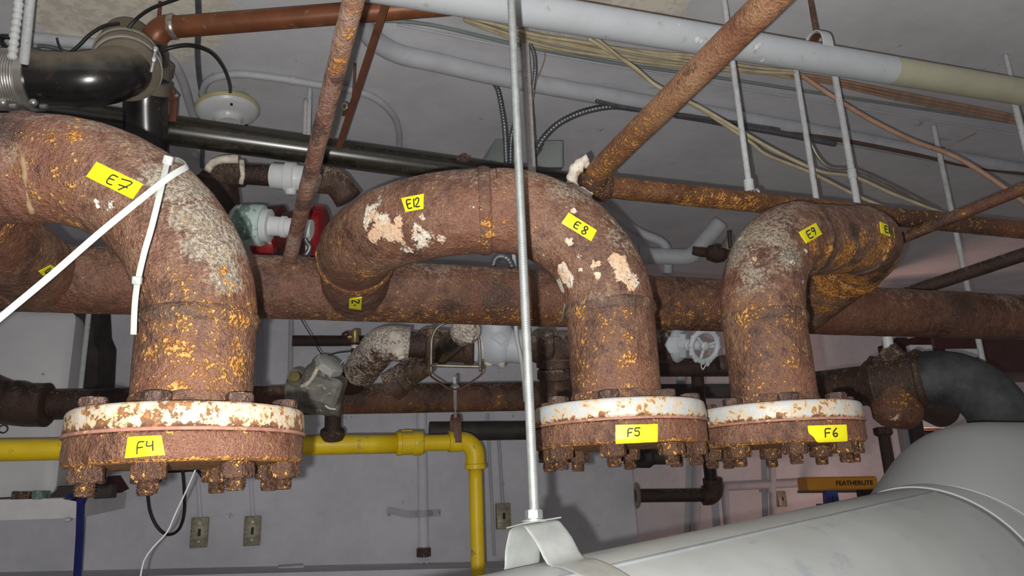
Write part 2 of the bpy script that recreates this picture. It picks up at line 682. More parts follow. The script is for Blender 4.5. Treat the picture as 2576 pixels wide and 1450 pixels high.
M['red_dark'] = plain('dark_red_enamel', (.085, .016, .016), .35, var=.2)
M['valve_grey'] = plain('corroded_grey_casting', (.20, .19, .165), .6, var=.35, sc=26, bump=.5, dirt=(.52, .53, .50), dirt_amt=.35)
M['valve_cap'] = plain('pale_plastic_cap', (.52, .52, .50), .45, var=.06)
M['brass'] = plain('dull_brass', (.30, .23, .09), .4, .6, var=.25, sc=40)
M['valve_white'] = plain('painted_valve', (.56, .59, .64), .5, var=.06, sc=22, bump=.15)
M['scab'] = plain('white_scale_crust', (.70, .64, .55), .85, var=.2, sc=40, bump=.8, dirt=(.45, .27, .14), dirt_amt=.5)
M['black_ins'] = plain('black_foam_insulation', (.045, .048, .05), .7, var=.45, sc=16, bump=.3, dirt=(.075, .075, .075), dirt_amt=.3)
M['duct'] = plain('galvanised_sheet', (.33, .345, .34), .55, .15, var=.09, sc=7, dirt=(.28, .30, .315), dirt_amt=.4, bump=.03)
M['duct_plain'] = plain('galvanised_elbow', (.33, .345, .345), .6, .1, var=.04, sc=5)
M['seam'] = plain('sheet_seam', (.36, .39, .41), .35, .5, var=.1)
M['strap'] = plain('galvanised_strap', (.42, .44, .43), .42, .6, var=.1, sc=50)
M['blue'] = plain('blue_paint', (.018, .028, .16), .3, var=.2, sc=10)
M['shelf'] = plain('grey_white_fixture', (.78, .78, .80), .6, var=.05)
M['cabinet'] = plain('pale_cabinet_enamel', (.74, .74, .77), .55, var=.05, sc=6)
M['dark_metal'] = plain('dark_steel', (.045, .038, .035), .6, var=.3, sc=14)
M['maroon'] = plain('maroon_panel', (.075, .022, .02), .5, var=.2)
M['plate_old'] = plain('corroded_switch_plate', (.36, .34, .25), .5, .3, var=.25, sc=50, dirt=(.15, .13, .09), dirt_amt=.5)
M['dark_hole'] = plain('dark_slot', (.015, .014, .013), .6, var=.1)
M['ladder_orange'] = plain('orange_ladder_cap', (.72, .30, .025), .5, var=.08, sc=12)
M['ladder_blue'] = plain('blue_ladder_rail', (.05, .075, .30), .4, var=.1)
M['window_frame'] = plain('white_window_frame', (.72, .74, .76), .5, var=.04)
M['brown_trim'] = plain('brown_louver', (.12, .07, .055), .6, var=.15)
M['grey_trim'] = plain('grey_trim', (.4, .4, .42), .6, var=.05)
M['bulb_socket'] = plain('bulb_socket', (.1, .1, .1), .6)


def wall_mat(name, col, patches=(), patchc=(.86, .81, .70)):
    b = NB(name)
    g = b.node('ShaderNodeNewGeometry').outputs['Position']
    n = b.noise(g, 3.2, 4, .6)
    n2 = b.noise(g, 26, 5, .7)
    c = b.ramp(b.wsum((n, .7), (n2, .3)), [(.36, tuple(x * .86 for x in col)), (.64, tuple(min(1, x * 1.08) for x in col))])
    # sparse scuffs
    n3 = b.noise(g, 9, 5, .75)
    c = b.mix(b.math('MULTIPLY', b.step(n3, .655, .70), .55), c, tuple(x * .45 for x in col))
    for p, r in patches:
        d = b.node('ShaderNodeVectorMath', {'operation': 'DISTANCE'})
        b.put(d, 0, g)
        d.inputs[1].default_value = tuple(p)
        v = b.wsum((d.outputs['Value'], -1. / r), (n2, 1.3), (n, .6))
        pm = b.step(v, -.02, .06)
        c = b.mix(pm, c, b.mix(b.step(n2, .45, .6), patchc, tuple(x * .8 for x in patchc)))
    b.bump(b.wsum((n2, .6), (n, .4)), .25, .004)
    return b.out(c, .8, 0., .2)


# ------------------------------------------------------------------ the room
HA, HB = P(640, 720, 1.325), P(2576, 800, 1.876)          # two points on the long header
HD = nrm((HB - HA) * np.array((1, 1, 0)))                   # the run direction of header and wall
WN = np.array((HD[1], -HD[0], 0))                           # wall normal, towards the camera
WALL0 = P(600, 1340, 3.0)
CEIL = CAM[2] + 1.06


def WP(px, py, off=0.0, deep=0.0):
    """point on the back wall (deep: on the recessed part), off metres in front of it"""
    return on_plane(px, py, WALL0 + WN * (off - deep), WN)


def CP(px, py, off=0.0):
    return on_plane(px, py, np.array((0, 0, CEIL - off)), np.array((0, 0, 1.)))


RECESS = 0.75
M['wall'] = wall_mat('painted_wall', (.74, .745, .80))
M['ceil'] = wall_mat('painted_ceiling', (.70, .705, .74),
                     [(CP(300, 20), .24), (CP(210, 60), .11), (CP(420, 60), .13), (CP(1460, 5), .16), (CP(1570, -30), .2), (CP(380, 100), .08)])
M['floor'] = plain('concrete_floor', (.25, .24, .23), .8, var=.2, sc=6)
e0 = WP(1600, 1300)
u0 = np.dot(e0 - WALL0, HD)


def wall_slab(a, b, deep, th=.15):
    c0 = WALL0 + HD * (a + b) / 2 - WN * (deep + th / 2)
    return box((c0[0], c0[1], CEIL / 2), (b - a, th, CEIL), ex=HD, ey=-WN)


struct('wall_back', wall_slab(-4.0, u0, 0.0), M['wall'])
struct('wall_recess', wall_slab(u0 - .1, u0 + 5.0, RECESS), M['wall'])
c0 = WALL0 + HD * (u0 - .06) - WN * (RECESS / 2 + .075)
struct('wall_return', box((c0[0], c0[1], CEIL / 2), (.12, RECESS - .152, CEIL), ex=HD, ey=-WN), M['wall'])
cc = WALL0 + HD * .8 + WN * .8
struct('ceiling', box((cc[0], cc[1], CEIL + .1), (10.5, 6.6, .2), ex=HD, ey=-WN), M['ceil'])
struct('floor', box((cc[0], cc[1], -.05), (10.5, 6.6, .1), ex=HD, ey=-WN), M['floor'])


# ------------------------------------------------------------------ long header
def hp(x):
    """header axis point seen at pixel column x"""
    lo, hi = -1.5, 3.0
    for _ in range(50):
        m = (lo + hi) / 2
        q = HA + (HB - HA) * m - CAM
        px = W / 2 + FPX * np.dot(q, RGT) / np.dot(q, FWD)
        if px < x: lo = m
        else: hi = m
    return HA + (HB - HA) * lo


OD = 0.0575
h0, h1 = hp(-500) - HD * .9, hp(3000) + HD * .8
hd_sh = sweep(np.linspace(h0, h1, 420), OD, 72, rough=(.0011, 55))
hdt = thing('header_pipe', 'long rusted steel header pipe running across behind the labelled elbows', 'pipe', h0)
hm = paint(hd_sh, [(x, 805, 60, 0, .34) for x in range(640, 2000, 70)] + [(x, 790, 50, 0, .4) for x in range(0, 300, 60)] +
           [(780, 700, 24, 1, .30), (1330, 660, 26, 1, .3), (1250, 760, 60, 3, .8), (1180, 790, 40, 2, .5), (2500, 770, 20, 1, .12),
            (2420, 765, 70, 3, .5), (2300, 780, 80, 2, .3), (2540, 760, 60, 2, .3), (1100, 690, 80, 2, .15)])
part('pipe', hd_sh, M['rust_h'], hdt, 180, hm)
u = hp(1395)
pth = [u + OD * 1.02 * (math.cos(a) * nrm(np.cross(HD, (0, 0, 1))) * 1.0 + math.sin(a) * np.array((0, 0, 1.))) for a in np.linspace(-1.1, .9, 14)]
part('weld_bead', sweep(np.array(pth), .0028, 8), M['wire_steel'], hdt, 60, label='dull grey bent wire scar on the header')


# ------------------------------------------------------------------ labelled branches
def ring(c, t, R, r, n=72, rough=None, ripples=0):
    a, b = frame(t)
    ang = np.linspace(0, 2 * math.pi, n, endpoint=False)
    rr = R + (0.0009 * np.sin(ang * ripples) if ripples else 0)
    pts = np.asarray(c) + (np.outer(np.cos(ang), a) + np.outer(np.sin(ang), b)) * np.broadcast_to(rr, ang.shape)[:, None]
    return sweep(pts, r, 10, closed=True, rough=rough)


def flat_ring(c, t, R, half, h, n=160, rough=(.0007, 220), ripples=70):
    """weld cap: low convex band around a pipe"""
    a, b = frame(t)
    ang = np.linspace(0, 2 * math.pi, n, endpoint=False)
    m = 9
    V = []
    for i in range(m):
        s = -1 + 2 * i / (m - 1)
        rr = R - .002 + (h + .002) * math.sqrt(max(0, 1 - s * s)) + .0005 * np.sin(ang * ripples + s * 2.2) * (1 - s * s)
        V.append(np.asarray(c) + nrm(t) * s * half + (np.outer(np.cos(ang), a) + np.outer(np.sin(ang), b)) * rr[:, None])
    V = np.vstack(V)
    if rough:
        d = fbm(V * rough[1], 3, 9) * 2 * rough[0]
        q = V - np.asarray(c)
        q = q - np.outer(q @ nrm(t), nrm(t))
        V = V + q / np.linalg.norm(q, axis=1)[:, None] * d[:, None]
    F = []
    for i in range(m - 1):
        for j in range(n):
            k = (j + 1) % n
            F.append((i * n + j, i * n + k, (i + 1) * n + k, (i + 1) * n + j))
    return V, F


TREES = {}


def branch(key, name, label, pts, R, blobs, od=OD, wback={}, weldmats=('weld_o', 'weld', 'weld', 'weld')):
    segs = route(pts, R, .0045)
    shapes = []
    for k, s in segs:
        rr = od * (1.012 if k == 'elbow' else 1.0)
        shapes.append((k, sweep(s, rr, 84, cap=False, rough=(.0009, 70))))
    tree = bvh(*[s for _, s in shapes])
    TREES[key] = [s for _, s in shapes]
    t = thing(name, label, 'pipe', pts[-1])
    for k, sh in shapes:
        mk = paint(sh, blobs, tree)
        part('elbow' if k == 'elbow' else 'pipe_spool', sh, M['rust_e'], t, 180, mk)
    for i in range(len(segs) - 1):
        a = segs[i][1][-1]
        d = segs[i][1][-1] - segs[i][1][-2]
        if i in wback:
            nb = int(wback[i] / np.linalg.norm(d))
            a = segs[i][1][-1 - nb]
            d = segs[i][1][-nb] - segs[i][1][-2 - nb]
        if segs[i][0] == 'straight' and 0 < i and np.linalg.norm(segs[i][1][-1] - segs[i][1][0]) < .03:
            continue
        wm = weldmats[min(i, len(weldmats) - 1)]
        sh = flat_ring(a, d, od, .0105, .0034) if wm == 'weld' else flat_ring(a, d, od, .0145, .0046, rough=(.0022, 170), ripples=20)
        part('weld_bead', sh, M[wm], t, 180, paint(sh, blobs, tree))
    # fillet weld where the stub meets the header
    return t


# positions of the three flanges (gasket centre)
F4c, F5c, F6c = P(477, 1102, .765), P(1557, 1071, .985), P(1957, 1072, 1.06)
TOPH = .028


def plumb_to(fc, py):
    """point on the vertical through fc that is seen at row py"""
    lo, hi = 0., 1.2
    for _ in range(50):
        m = (lo + hi) / 2
        q = fc + np.array((0, 0, m)) - CAM
        y = H / 2 - FPX * np.dot(q, UPV) / np.dot(q, FWD)
        if y > py: lo = m
        else: hi = m
    return fc + np.array((0, 0, lo))


up = np.array((0, 0, 1.))
A7 = plumb_to(F4c, 424)
B7 = P(-235, 424, .815)
H7 = hp(112)
A8 = plumb_to(F5c, 524)
B8 = P(897, 539, 1.045)
H8 = hp(893)
A9 = plumb_to(F6c, 604)
B9 = P(2220, 604, 1.41)
H9 = hp(2010)
RL = .152

orange_rows = lambda x0, x1, y0, y1, st, r, am: [(x + random.uniform(-.6, .6) * st, y + random.uniform(-.6, .6) * st, r * random.uniform(.7, 1.6), 0, am * random.uniform(.7, 1.15)) for x in range(x0, x1, st) for y in range(y0, y1, st)]
bl7 = (orange_rows(350, 640, 800, 1000, 60, 45, .38) + orange_rows(90, 240, 300, 560, 60, 34, .30) + orange_rows(360, 640, 740, 800, 50, 35, .30) +
       [(190, 340, 22, 0, .7), (200, 300, 18, 0, .6), (130, 345, 22, 0, .6), (560, 680, 18, 0, .7), (600, 920, 40, 0, .6), (430, 860, 40, 0, .6)] +
       [(x, y, 55, 2, .85) for x, y in ((480, 470), (520, 540), (540, 600), (560, 650), (570, 700), (470, 550), (430, 480), (590, 600), (500, 620), (400, 450))] +
       [(245, 505, 16, 1, .50), (250, 530, 12, 1, .42), (240, 375, 16, 1, .30), (430, 590, 9, 1, .6), (510, 605, 16, 1, .35), (330, 575, 40, 1, .22), (300, 560, 20, 1, .3), (550, 720, 30, 1, .3), (280, 520, 30, 1, .34), (360, 600, 30, 1, .3), (420, 500, 40, 1, .25), (540, 590, 40, 1, .22)] +
       [(20, 330, 60, 3, .7), (30, 400, 60, 2, .5), (70, 500, 14, 1, .35), (62, 440, 12, 1, .3), (100, 420, 40, 3, .5), (330, 640, 40, 2, .1)])
BR7 = branch('e7', 'branch_pipe', 'rusted branch pipe curving down to the largest flange, tape tagged E7', [H7, B7, A7, F4c + up * TOPH], [RL, .186], bl7, od=.060, wback={3: .008})
_tr = bvh(*TREES['e7'])
for pl, rr, lab in (([(56, 392), (60, 420), (62, 450), (66, 480), (72, 508), (82, 538)], .0024, 'tan caulk streak beside the weld'),
                    ([(238, 500), (243, 512), (249, 524)], .0020, 'white plaster streak below the tape')):
    pp = []
    for x, y in pl:
        h_, n_ = shoot(_tr, x, y)
        if h_ is not None:
            pp.append(h_ - n_ * rr * .35)
    if len(pp) > 2:
        part('streak', sweep(cat(pp, .003), rr * (1 + .5 * np.sin(np.linspace(0, 9, len(cat(pp, .003))))), 10, rough=(rr * .9, 260)), plain('streak_' + lab.split()[0], (.25, .165, .09) if 'tan' in lab else (.55, .52, .47), .85, var=.25, sc=60), BR7, 180, label=lab)
bl8 = (orange_rows(1430, 1650, 800, 1000, 55, 36, .30) + [(920, 690, 60, 0, .35), (850, 620, 40, 0, .3), (1225, 560, 16, 0, .75), (1230, 590, 14, 0, .8), (1270, 560, 12, 0, .5), (1215, 610, 12, 0, .6)] +
       [(930, 530, 34, 1, 0.68), (960, 560, 42, 1, 0.72), (985, 585, 44, 1, 0.72), (940, 590, 30, 1, 0.65), (920, 560, 24, 1, 0.59), (1000, 560, 30, 1, 0.55), (1045, 575, 26, 1, 0.47), (1060, 600, 46, 1, 0.55), (1110, 605, 30, 1, 0.47), (1030, 620, 60, 1, 0.42), (955, 500, 18, 1, 0.52), (1065, 545, 18, 1, 0.47), (1185, 520, 20, 1, 0.33)] +
       [(1415, 680, 30, 1, 0.72), (1425, 700, 34, 1, 0.72), (1410, 720, 26, 1, 0.65), (1435, 610, 22, 1, 0.59), (1445, 530, 16, 1, 0.60), (1500, 665, 20, 1, 0.65), (1505, 690, 18, 1, 0.59), (1460, 645, 14, 1, 0.52), (1555, 660, 34, 1, 0.73), (1570, 690, 34, 1, 0.73), (1590, 720, 22, 1, 0.59), (1480, 620, 14, 1, 0.45), (1540, 560, 26, 1, 0.39), (1600, 700, 24, 1, 0.52), (1415, 745, 18, 1, 0.65), (1370, 640, 14, 1, 0.45), (1350, 620, 26, 1, 0.33), (1460, 680, 12, 1, 0.55), (1330, 660, 16, 1, 0.52)] +
       [(1060, 650, 60, 2, .5), (1080, 590, 70, 2, .35), (870, 500, 50, 2, .25), (1030, 440, 40, 2, .35), (1200, 470, 60, 2, .25), (1430, 480, 50, 2, .4), (1500, 740, 60, 2, .35), (1560, 600, 60, 2, .4), (1040, 640, 40, 3, .5)])
branch('e8', 'branch_pipe', 'rusted branch pipe with peach plaster scabs, tape tagged E12 and E8', [H8, B8, A8, F5c + up * TOPH], [.212, RL], bl8, od=.060, weldmats=('weld_o', 'weld', 'weld', 'weld'))
bl9 = (orange_rows(1830, 2050, 790, 980, 55, 34, .24) + orange_rows(2060, 2260, 620, 770, 45, 36, .85) + [(1900, 790, 60, 0, .35), (2000, 800, 60, 0, .35), (2240, 560, 30, 0, .3), (2200, 620, 40, 0, .4)] +
       [(1860, 610, 44, 2, 1.), (1850, 640, 40, 2, .9), (1880, 590, 50, 2, .6), (1950, 600, 60, 2, .5), (1900, 700, 60, 2, .5), (1990, 650, 60, 2, .6), (2040, 680, 50, 2, .5), (1980, 560, 60, 2, .3)] +
       [(1995, 660, 18, 1, 0.54), (2010, 690, 16, 1, 0.50), (2028, 632, 14, 1, 0.60), (2020, 710, 12, 1, 0.48), (1890, 625, 22, 1, 0.48), (1900, 655, 30, 1, 0.36), (1860, 600, 30, 1, 0.48), (1915, 755, 16, 1, 0.42), (2230, 655, 12, 1, 0.48), (2225, 630, 10, 1, 0.48), (2150, 700, 10, 1, 0.36), (2000, 800, 40, 1, 0.00)] +
       [(2150, 580, 30, 3, .8), (2140, 640, 40, 3, .6), (1990, 640, 30, 3, .5)])
branch('e9', 'branch_pipe', 'rusted branch pipe doubling back to the header, tape tagged E9 and E13', [H9, B9, A9, F6c + up * TOPH], RL, bl9, od=.060)


# ------------------------------------------------------------------ bolted flanges
def bolt_meshes():
    out = []
    for v in range(3):
        s = v * 1.7
        rg = (.0011, 130 + 20 * v)
        off = np.array((s, 0, 0))
        head = hexa(off + (0, 0, .0), (0, 0, 1), .0138, .0095, .2, .3 * v, (.0005, 160))
        shank = lathe(off + (0, 0, -.056), (0, 0, 1), [(0, .0073), (.055, .0073), (.0565, .0073)], 14)
        pr, z = [], -.0905
        for q in range(40):
            zz = -.0812 + .0275 * q / 39
            pr.append((zz, (.0086 if q > 2 else .0070 + .0006 * q) + .0007 * math.sin(q * 1.55)))
        thr = lathe(off, (0, 0, 1), pr, 28, (.0012, 120))
        bm = join(head, shank, thr)
        nut = hexa(off + (0, 0, -.0690), (0, 0, 1), .0168, .0152, .12, .5 + .9 * v, rg)
        mb = mesh('bolt', (bm[0] - off, bm[1]), M['rust_head'], 35)
        mb.materials.append(M['rust_nut'])
        nh = len(head[1])
        for i, p in enumerate(mb.polygons):
            if i >= nh: p.material_index = 1
        mn = mesh('nut', (nut[0] - off, nut[1]), M['rust_nut'], 35)
        out.append((mb, mn))
    return out


BM = bolt_meshes()
RF = .1145


def flange(label, c, ang0, paintmat, rustamt, key, rf=RF):
    t = thing('pipe_flange', label, 'flange', c - up * .056, 'bolted blind flanges on the branch pipes')
    th = .0255
    pr = rprof([(.0015, .03), (.0015, rf - .002), (.004, rf), (th - .006, rf - .0005), (th - .0025, rf - .0018), (th - .0007, rf - .004), (th, rf - .008), (th, .055)], 5)
    sh = lathe(c, up, pr, 180, (.0006, 90), cap=False)
    V = sh[0]
    z = V[:, 2] - c[2]
    mk = np.zeros((len(V), 4))
    mk[:, 0] = np.clip(1 - (z - .001) / .0075, 0, 1) * .38 + rustamt
    part('upper_flange', sh, paintmat, t, 50, mk)
    g = lathe(c - up * .0015, up, rprof([(0, .05), (0, rf + .0012), (.0015, rf + .0018), (.003, rf + .0012), (.003, .05)], 2), 160, (.0003, 60), cap=False)
    part('gasket', g, M['gasket'], t, 50)
    tb = .027
    pr = rprof([(-.0015 - tb, .001), (-.0015 - tb, rf - .004), (-tb + .001, rf - .001), (-.010, rf - .0012), (-.003, rf - .0012), (-.0015, rf - .003), (-.0015, .05)], 6)
    sb = lathe(c, up, pr, 180, (.0009, 80), cap=False)
    V = sb[0]
    z = V[:, 2] - c[2]
    mk = np.zeros((len(V), 4))
    mk[:, 0] = np.clip((-.022 - z) / .006, 0, 1) * .5 + np.clip((z + .006) / .005, 0, 1) * .3
    part('blind_flange', sb, M['rust_blind'], t, 50, mk)
    hub = lathe(c + up * (th - .001), up, rprof([(0, .069), (.003, .0655), (.008, .0625), (.016, .0605), (.02, .0585)], 4), 120, (.0008, 90), cap=False)
    part('hub', hub, M['rust_e'], t, 180, np.tile((.2, .0, .1, 0), (len(hub[0]), 1)))
    for k in range(8):
        a = math.radians(ang0 + 45 * k)
        # angle 0 looks at the camera, positive to the right
        tc = CAM - c
        f = nrm((tc[0], tc[1], 0))
        rt = np.cross(up, f)   # to the right seen from camera is the opposite of cross for a viewer facing -f
        p = c + .0955 * (math.cos(a) * f + math.sin(a) * rt)
        mb, mn = BM[(k + key) % 3]
        b = bpy.data.objects.new('bolt', mb)
        b.parent = t
        b.location = p + up * th - BASE[t.name]
        b.rotation_euler = (random.uniform(-.02, .02), random.uniform(-.02, .02), random.uniform(0, 6))
        COL.objects.link(b)
        n = bpy.data.objects.new('nut', mn)
        n.parent = b
        n.location = (0, 0, random.uniform(-.001, .001))
        COL.objects.link(n)
    TREES['f%d' % key] = [sb, sh]
    return t


flange('chipped white pipe flange with red gasket, tape tagged F4, nearest the camera', F4c, 26, M['flange_white'], .30, 4)
flange('chipped white pipe flange with red gasket, tape tagged F5, behind the threaded rod', F5c, -6, M['flange_white2'], .10, 5)
flange('chipped white pipe flange with red gasket, tape tagged F6, rightmost of the three', F6c, 10, M['flange_white2'], .14, 6)

# ------------------------------------------------------------------ yellow tape labels
GL = {'E': [[(1, 1), (.05, .93), (.0, .05), (.95, 0)], [(.02, .5), (.8, .56)]],
      'F': [[(1, 1), (.15, .92), (.0, 0)], [(.08, .5), (.8, .55)]],
      '7': [[(0, .95), (1, 1), (.35, 0)], [(.1, .42), (.95, .5)]],
      '1': [[(.6, 1), (.4, 0)]],
      '2': [[(0, .75), (.35, 1), (.8, .85), (.6, .45), (0, .05), (1, .0)]],
      '8': [[(.8, .85), (.45, 1), (.15, .8), (.45, .55), (.85, .25), (.5, 0), (.15, .2), (.5, .52), (.85, .8)]],
      '9': [[(.85, .8), (.45, 1), (.1, .75), (.4, .5), (.85, .75), (.85, .9), (.75, .4), (.35, 0)]],
      '3': [[(.1, .95), (.6, 1), (.75, .8), (.3, .55), (.85, .35), (.6, .02), (.05, .08)]],
      '4': [[(.05, 1), (0, .5), (.85, .55)], [(.85, 1), (.75, 0)]],
      '5': [[(1, 1), (.2, .95), (.12, .6), (.65, .6), (.9, .3), (.6, .02), (0, .1)]],
      '6': [[(.75, 1), (.2, .6), (.1, .2), (.5, 0), (.85, .2), (.65, .42), (.15, .3)]],
      'N': [[(0, 0), (.05, 1), (.9, 0), (.95, 1)]]}


def bil(q, u, v):
    q = np.array(q, float)
    return (q[0] * (1 - u) + q[1] * u) * (1 - v) + (q[3] * (1 - u) + q[2] * u) * v


def tape(label, q, glyphs, key, cut=None, lift=.0012):
    tree = bvh(*TREES[key])
    nu, nv = 18, 8
    top, bot, ok = [], [], []
    last = None
    for j in range(nv + 1):
        for i in range(nu + 1):
            u, v = i / nu, j / nv
            if cut:
                u = cut(u, v)
            px, py = bil(q, u, v)
            h, n = shoot(tree, px, py)
            if h is None:
                h, n = last
            last = (h, n)
            top.append(h + n * (lift + .0005))
            bot.append(h + n * (lift - .0011))
    N = len(top)
    F = []
    w = nu + 1
    for j in range(nv):
        for i in range(nu):
            a = j * w + i
            F.append((a, a + w, a + w + 1, a + 1))
            F.append((N + a, N + a + 1, N + a + w + 1, N + a + w))
    edge = [i for i in range(w)] + [j * w + nu for j in range(1, nv + 1)] + [nv * w + i for i in range(nu - 1, -1, -1)] + [j * w for j in range(nv - 1, 0, -1)]
    for a, b in zip(edge, edge[1:] + edge[:1]):
        F.append((a, b, N + b, N + a))
    V = np.array(top + bot)
    t = thing('tape_label', label, 'label', V.mean(0), 'yellow tape labels with handwritten codes')
    part('tape', (V, F), M['tape'], t, 60)
    for g, u0, v0, u1, v1 in glyphs:
        strokes = []
        for st in GL[g]:
            pts = cat([(x, y, 0) for x, y in st], .09)
            path = []
            for x, y, _ in pts:
                px, py = bil(q, u0 + (u1 - u0) * x, v1 + (v0 - v1) * y)
                h, n = shoot(tree, px, py)
                if h is not None:
                    path.append(h + n * (lift + .0006))
            if len(path) > 1:
                strokes.append(sweep(path, 0.00078 * np.dot(path[0] - CAM, FWD) / .8, 6))
        if strokes:
            part('handwriting', join(*strokes), M['ink'], t, 180)


tape('yellow tape label reading E7 on the left elbow', [(245, 409), (360, 465), (334, 502), (219, 445)], [('E', .40, .26, .53, .80), ('7', .60, .22, .82, .90)], 'e7')
tape('yellow tape label reading E12 between plaster scabs', [(1010, 500), (1067, 489), (1066, 526), (1022, 534)], [('E', .2, .22, .42, .8), ('1', .47, .2, .58, .8), ('2', .6, .2, .82, .8)], 'e8')
tape('yellow tape label reading E8 on the middle elbow', [(1430, 536), (1501, 581), (1487, 608), (1412, 562)], [('E', .36, .24, .5, .76), ('8', .6, .2, .78, .85)], 'e8')
tape('yellow tape label reading E9 on the right elbow', [(2009, 585), (2050, 562), (2066, 590), (2027, 613)], [('E', .28, .25, .5, .82), ('9', .56, .2, .78, .8)], 'e9')
tape('yellow tape label reading E13 on the far right elbow', [(2212, 559), (2245, 574), (2249, 601), (2216, 587)], [('E', .3, .2, .5, .75), ('1', .55, .2, .65, .75), ('3', .66, .2, .85, .8)], 'e9')
tape('yellow tape label reading F4 on the nearest flange', [(325, 1101), (408, 1096), (417, 1146), (318, 1154)], [('F', .30, .27, .50, .85), ('4', .56, .25, .76, .75)], 'f4', lift=.0024)
tape('yellow tape label reading F5 on the middle flange', [(1548, 1070), (1652, 1068), (1652, 1108), (1549, 1113)], [('F', .29, .24, .42, .74), ('5', .45, .2, .58, .7)], 'f5', lift=.0024)
tape('yellow tape label reading F6 on the right flange, torn corner', [(2030, 1072), (2125, 1069), (2128, 1107), (2034, 1111)], [('F', .42, .24, .58, .8), ('6', .62, .22, .76, .78)], 'f6',
     cut=lambda u, v: u + (1 - u) * max(0, (v - .45)) * .42, lift=.0024)
tape('small dirty tape label on the stub below the left elbow, partly behind the cable tie', [(96, 683), (127, 666), (146, 679), (111, 697)], [('1', .28, .30, .3, .85), ('F', .26, .28, .75, .78), ('6', .4, .55, .75, .95)], 'e7')
tape('small square tape label with sideways writing on the middle stub', [(879, 752), (910, 747), (908, 778), (878, 774)], [('1', .2, .55, .75, .62), ('N', .25, .12, .8, .42)], 'e8')


# ------------------------------------------------------------------ cable ties
def tie(name, label, pts, w, th, hint, heads):
    p = cat(pts, .004)
    t = thing(name, label, 'cable tie', p[-1], 'nylon cable ties on the left elbow')
    part('strap', sweep(p, 1, 12, flat=(w / 2, th / 2), uphint=hint), M['nylon'], t, 50)
    for c, d, s in heads:
        part('tie_head', box(c, s, ez=d, ex=np.cross(d, FWD), bev=.0015), M['nylon'], t, 50)


tie('cable_tie', 'short white nylon cable tie hanging straight down the left elbow',
    [P(424, 398, .742), P(420, 412, .722), P(404, 480, .700), P(382, 570, .690), P(362, 640, .690), P(346, 712, .693), P(339, 770, .694), P(336, 842, .694)], .0056, .0014, RGT,
    [(P(423, 404, .722), P(380, 560, .70) - P(420, 410, .70), (.0088, .006, .009)), (P(345, 706, .690), P(340, 760, .70) - P(346, 700, .70), (.0082, .006, .0078))])
tie('cable_tie', 'long white nylon cable tie pulled taut towards the lower left corner',
    [P(430, 400, .775), P(452, 404, .755), P(466, 412, .735), P(470, 420, .722), P(455, 428, .712), P(420, 450, .700), P(360, 497, .690), P(250, 587, .676), P(120, 700, .662), P(-60, 850, .64), P(-260, 1020, .62)], .0062, .0016, (RGT * .64 - UPV * .77), [])


# ------------------------------------------------------------------ helpers for pipe runs
def run(name, label, cat_, pts, r, mat, n=24, R=None, step=.01, rough=None, group=None, mask=None, smooth=60):
    p = route_all(pts, R, step) if R else (np.array(pts) if len(pts) > 60 else cat(pts, step))
    return solo(name, sweep(p, r, n, rough=rough), mat, label, cat_, smooth, mask, group)


def flex(pts, r, pitch=.0045, n=12, depth=.16):
    p = cat(pts, pitch / 4)
    k = np.arange(len(p))
    rr = r * (1 - depth * (0.5 - 0.5 * np.cos(k * math.pi / 2)))
    return sweep(p, rr, n)


def plumb(px, py, d, y0, y1, r, n=12, rough=None):
    """vertical rod through the point seen at (px,py,d), between the image rows y0 (low) and y1 (high)"""
    b = P(px, py, d)

    def z_at(row):
        lo, hi = -1.6, 1.6
        for _ in range(40):
            m = (lo + hi) / 2
            q = b + np.array((0, 0, m)) - CAM
            y = H / 2 - FPX * np.dot(q, UPV) / max(np.dot(q, FWD), .05)
            if y > row: lo = m
            else: hi = m
        return b + np.array((0, 0, lo))
    a, c = z_at(y0), z_at(y1)
    if c[2] > CEIL: c = np.array((c[0], c[1], CEIL))
    m = max(2, int(np.linalg.norm(c - a) / .01))
    return sweep(np.linspace(a, c, m), r, n, rough=rough), a, c


def to_ceiling(a, b):
    d = b - a
    return a + d * max(1.0, (CEIL + .005 - a[2]) / d[2])


# ------------------------------------------------------------------ rusty struts and the cross pipe
s0, s1 = P(726, 664, 1.335), P(900, -45, .80)
sh = sweep(np.linspace(s0, to_ceiling(s0, s1), 200), .0122, 32, rough=(.0007, 90))
solo('pipe_strut', sh, M['rust_strut'], 'mottled rusty strut pipe rising from the header to the top edge', 'strut', 180,
     paint(sh, [(890, 20, 40, 0, .6), (880, 90, 40, 0, .5), (860, 150, 40, 0, .5), (845, 175, 26, 0, .6), (850, 200, 24, 3, .9), (830, 260, 20, 3, .6), (800, 320, 30, 3, .9), (790, 350, 20, 3, .9),
                (775, 440, 30, 3, .7), (760, 520, 30, 3, .8), (800, 280, 30, 2, .5), (735, 620, 30, 0, .1)]))
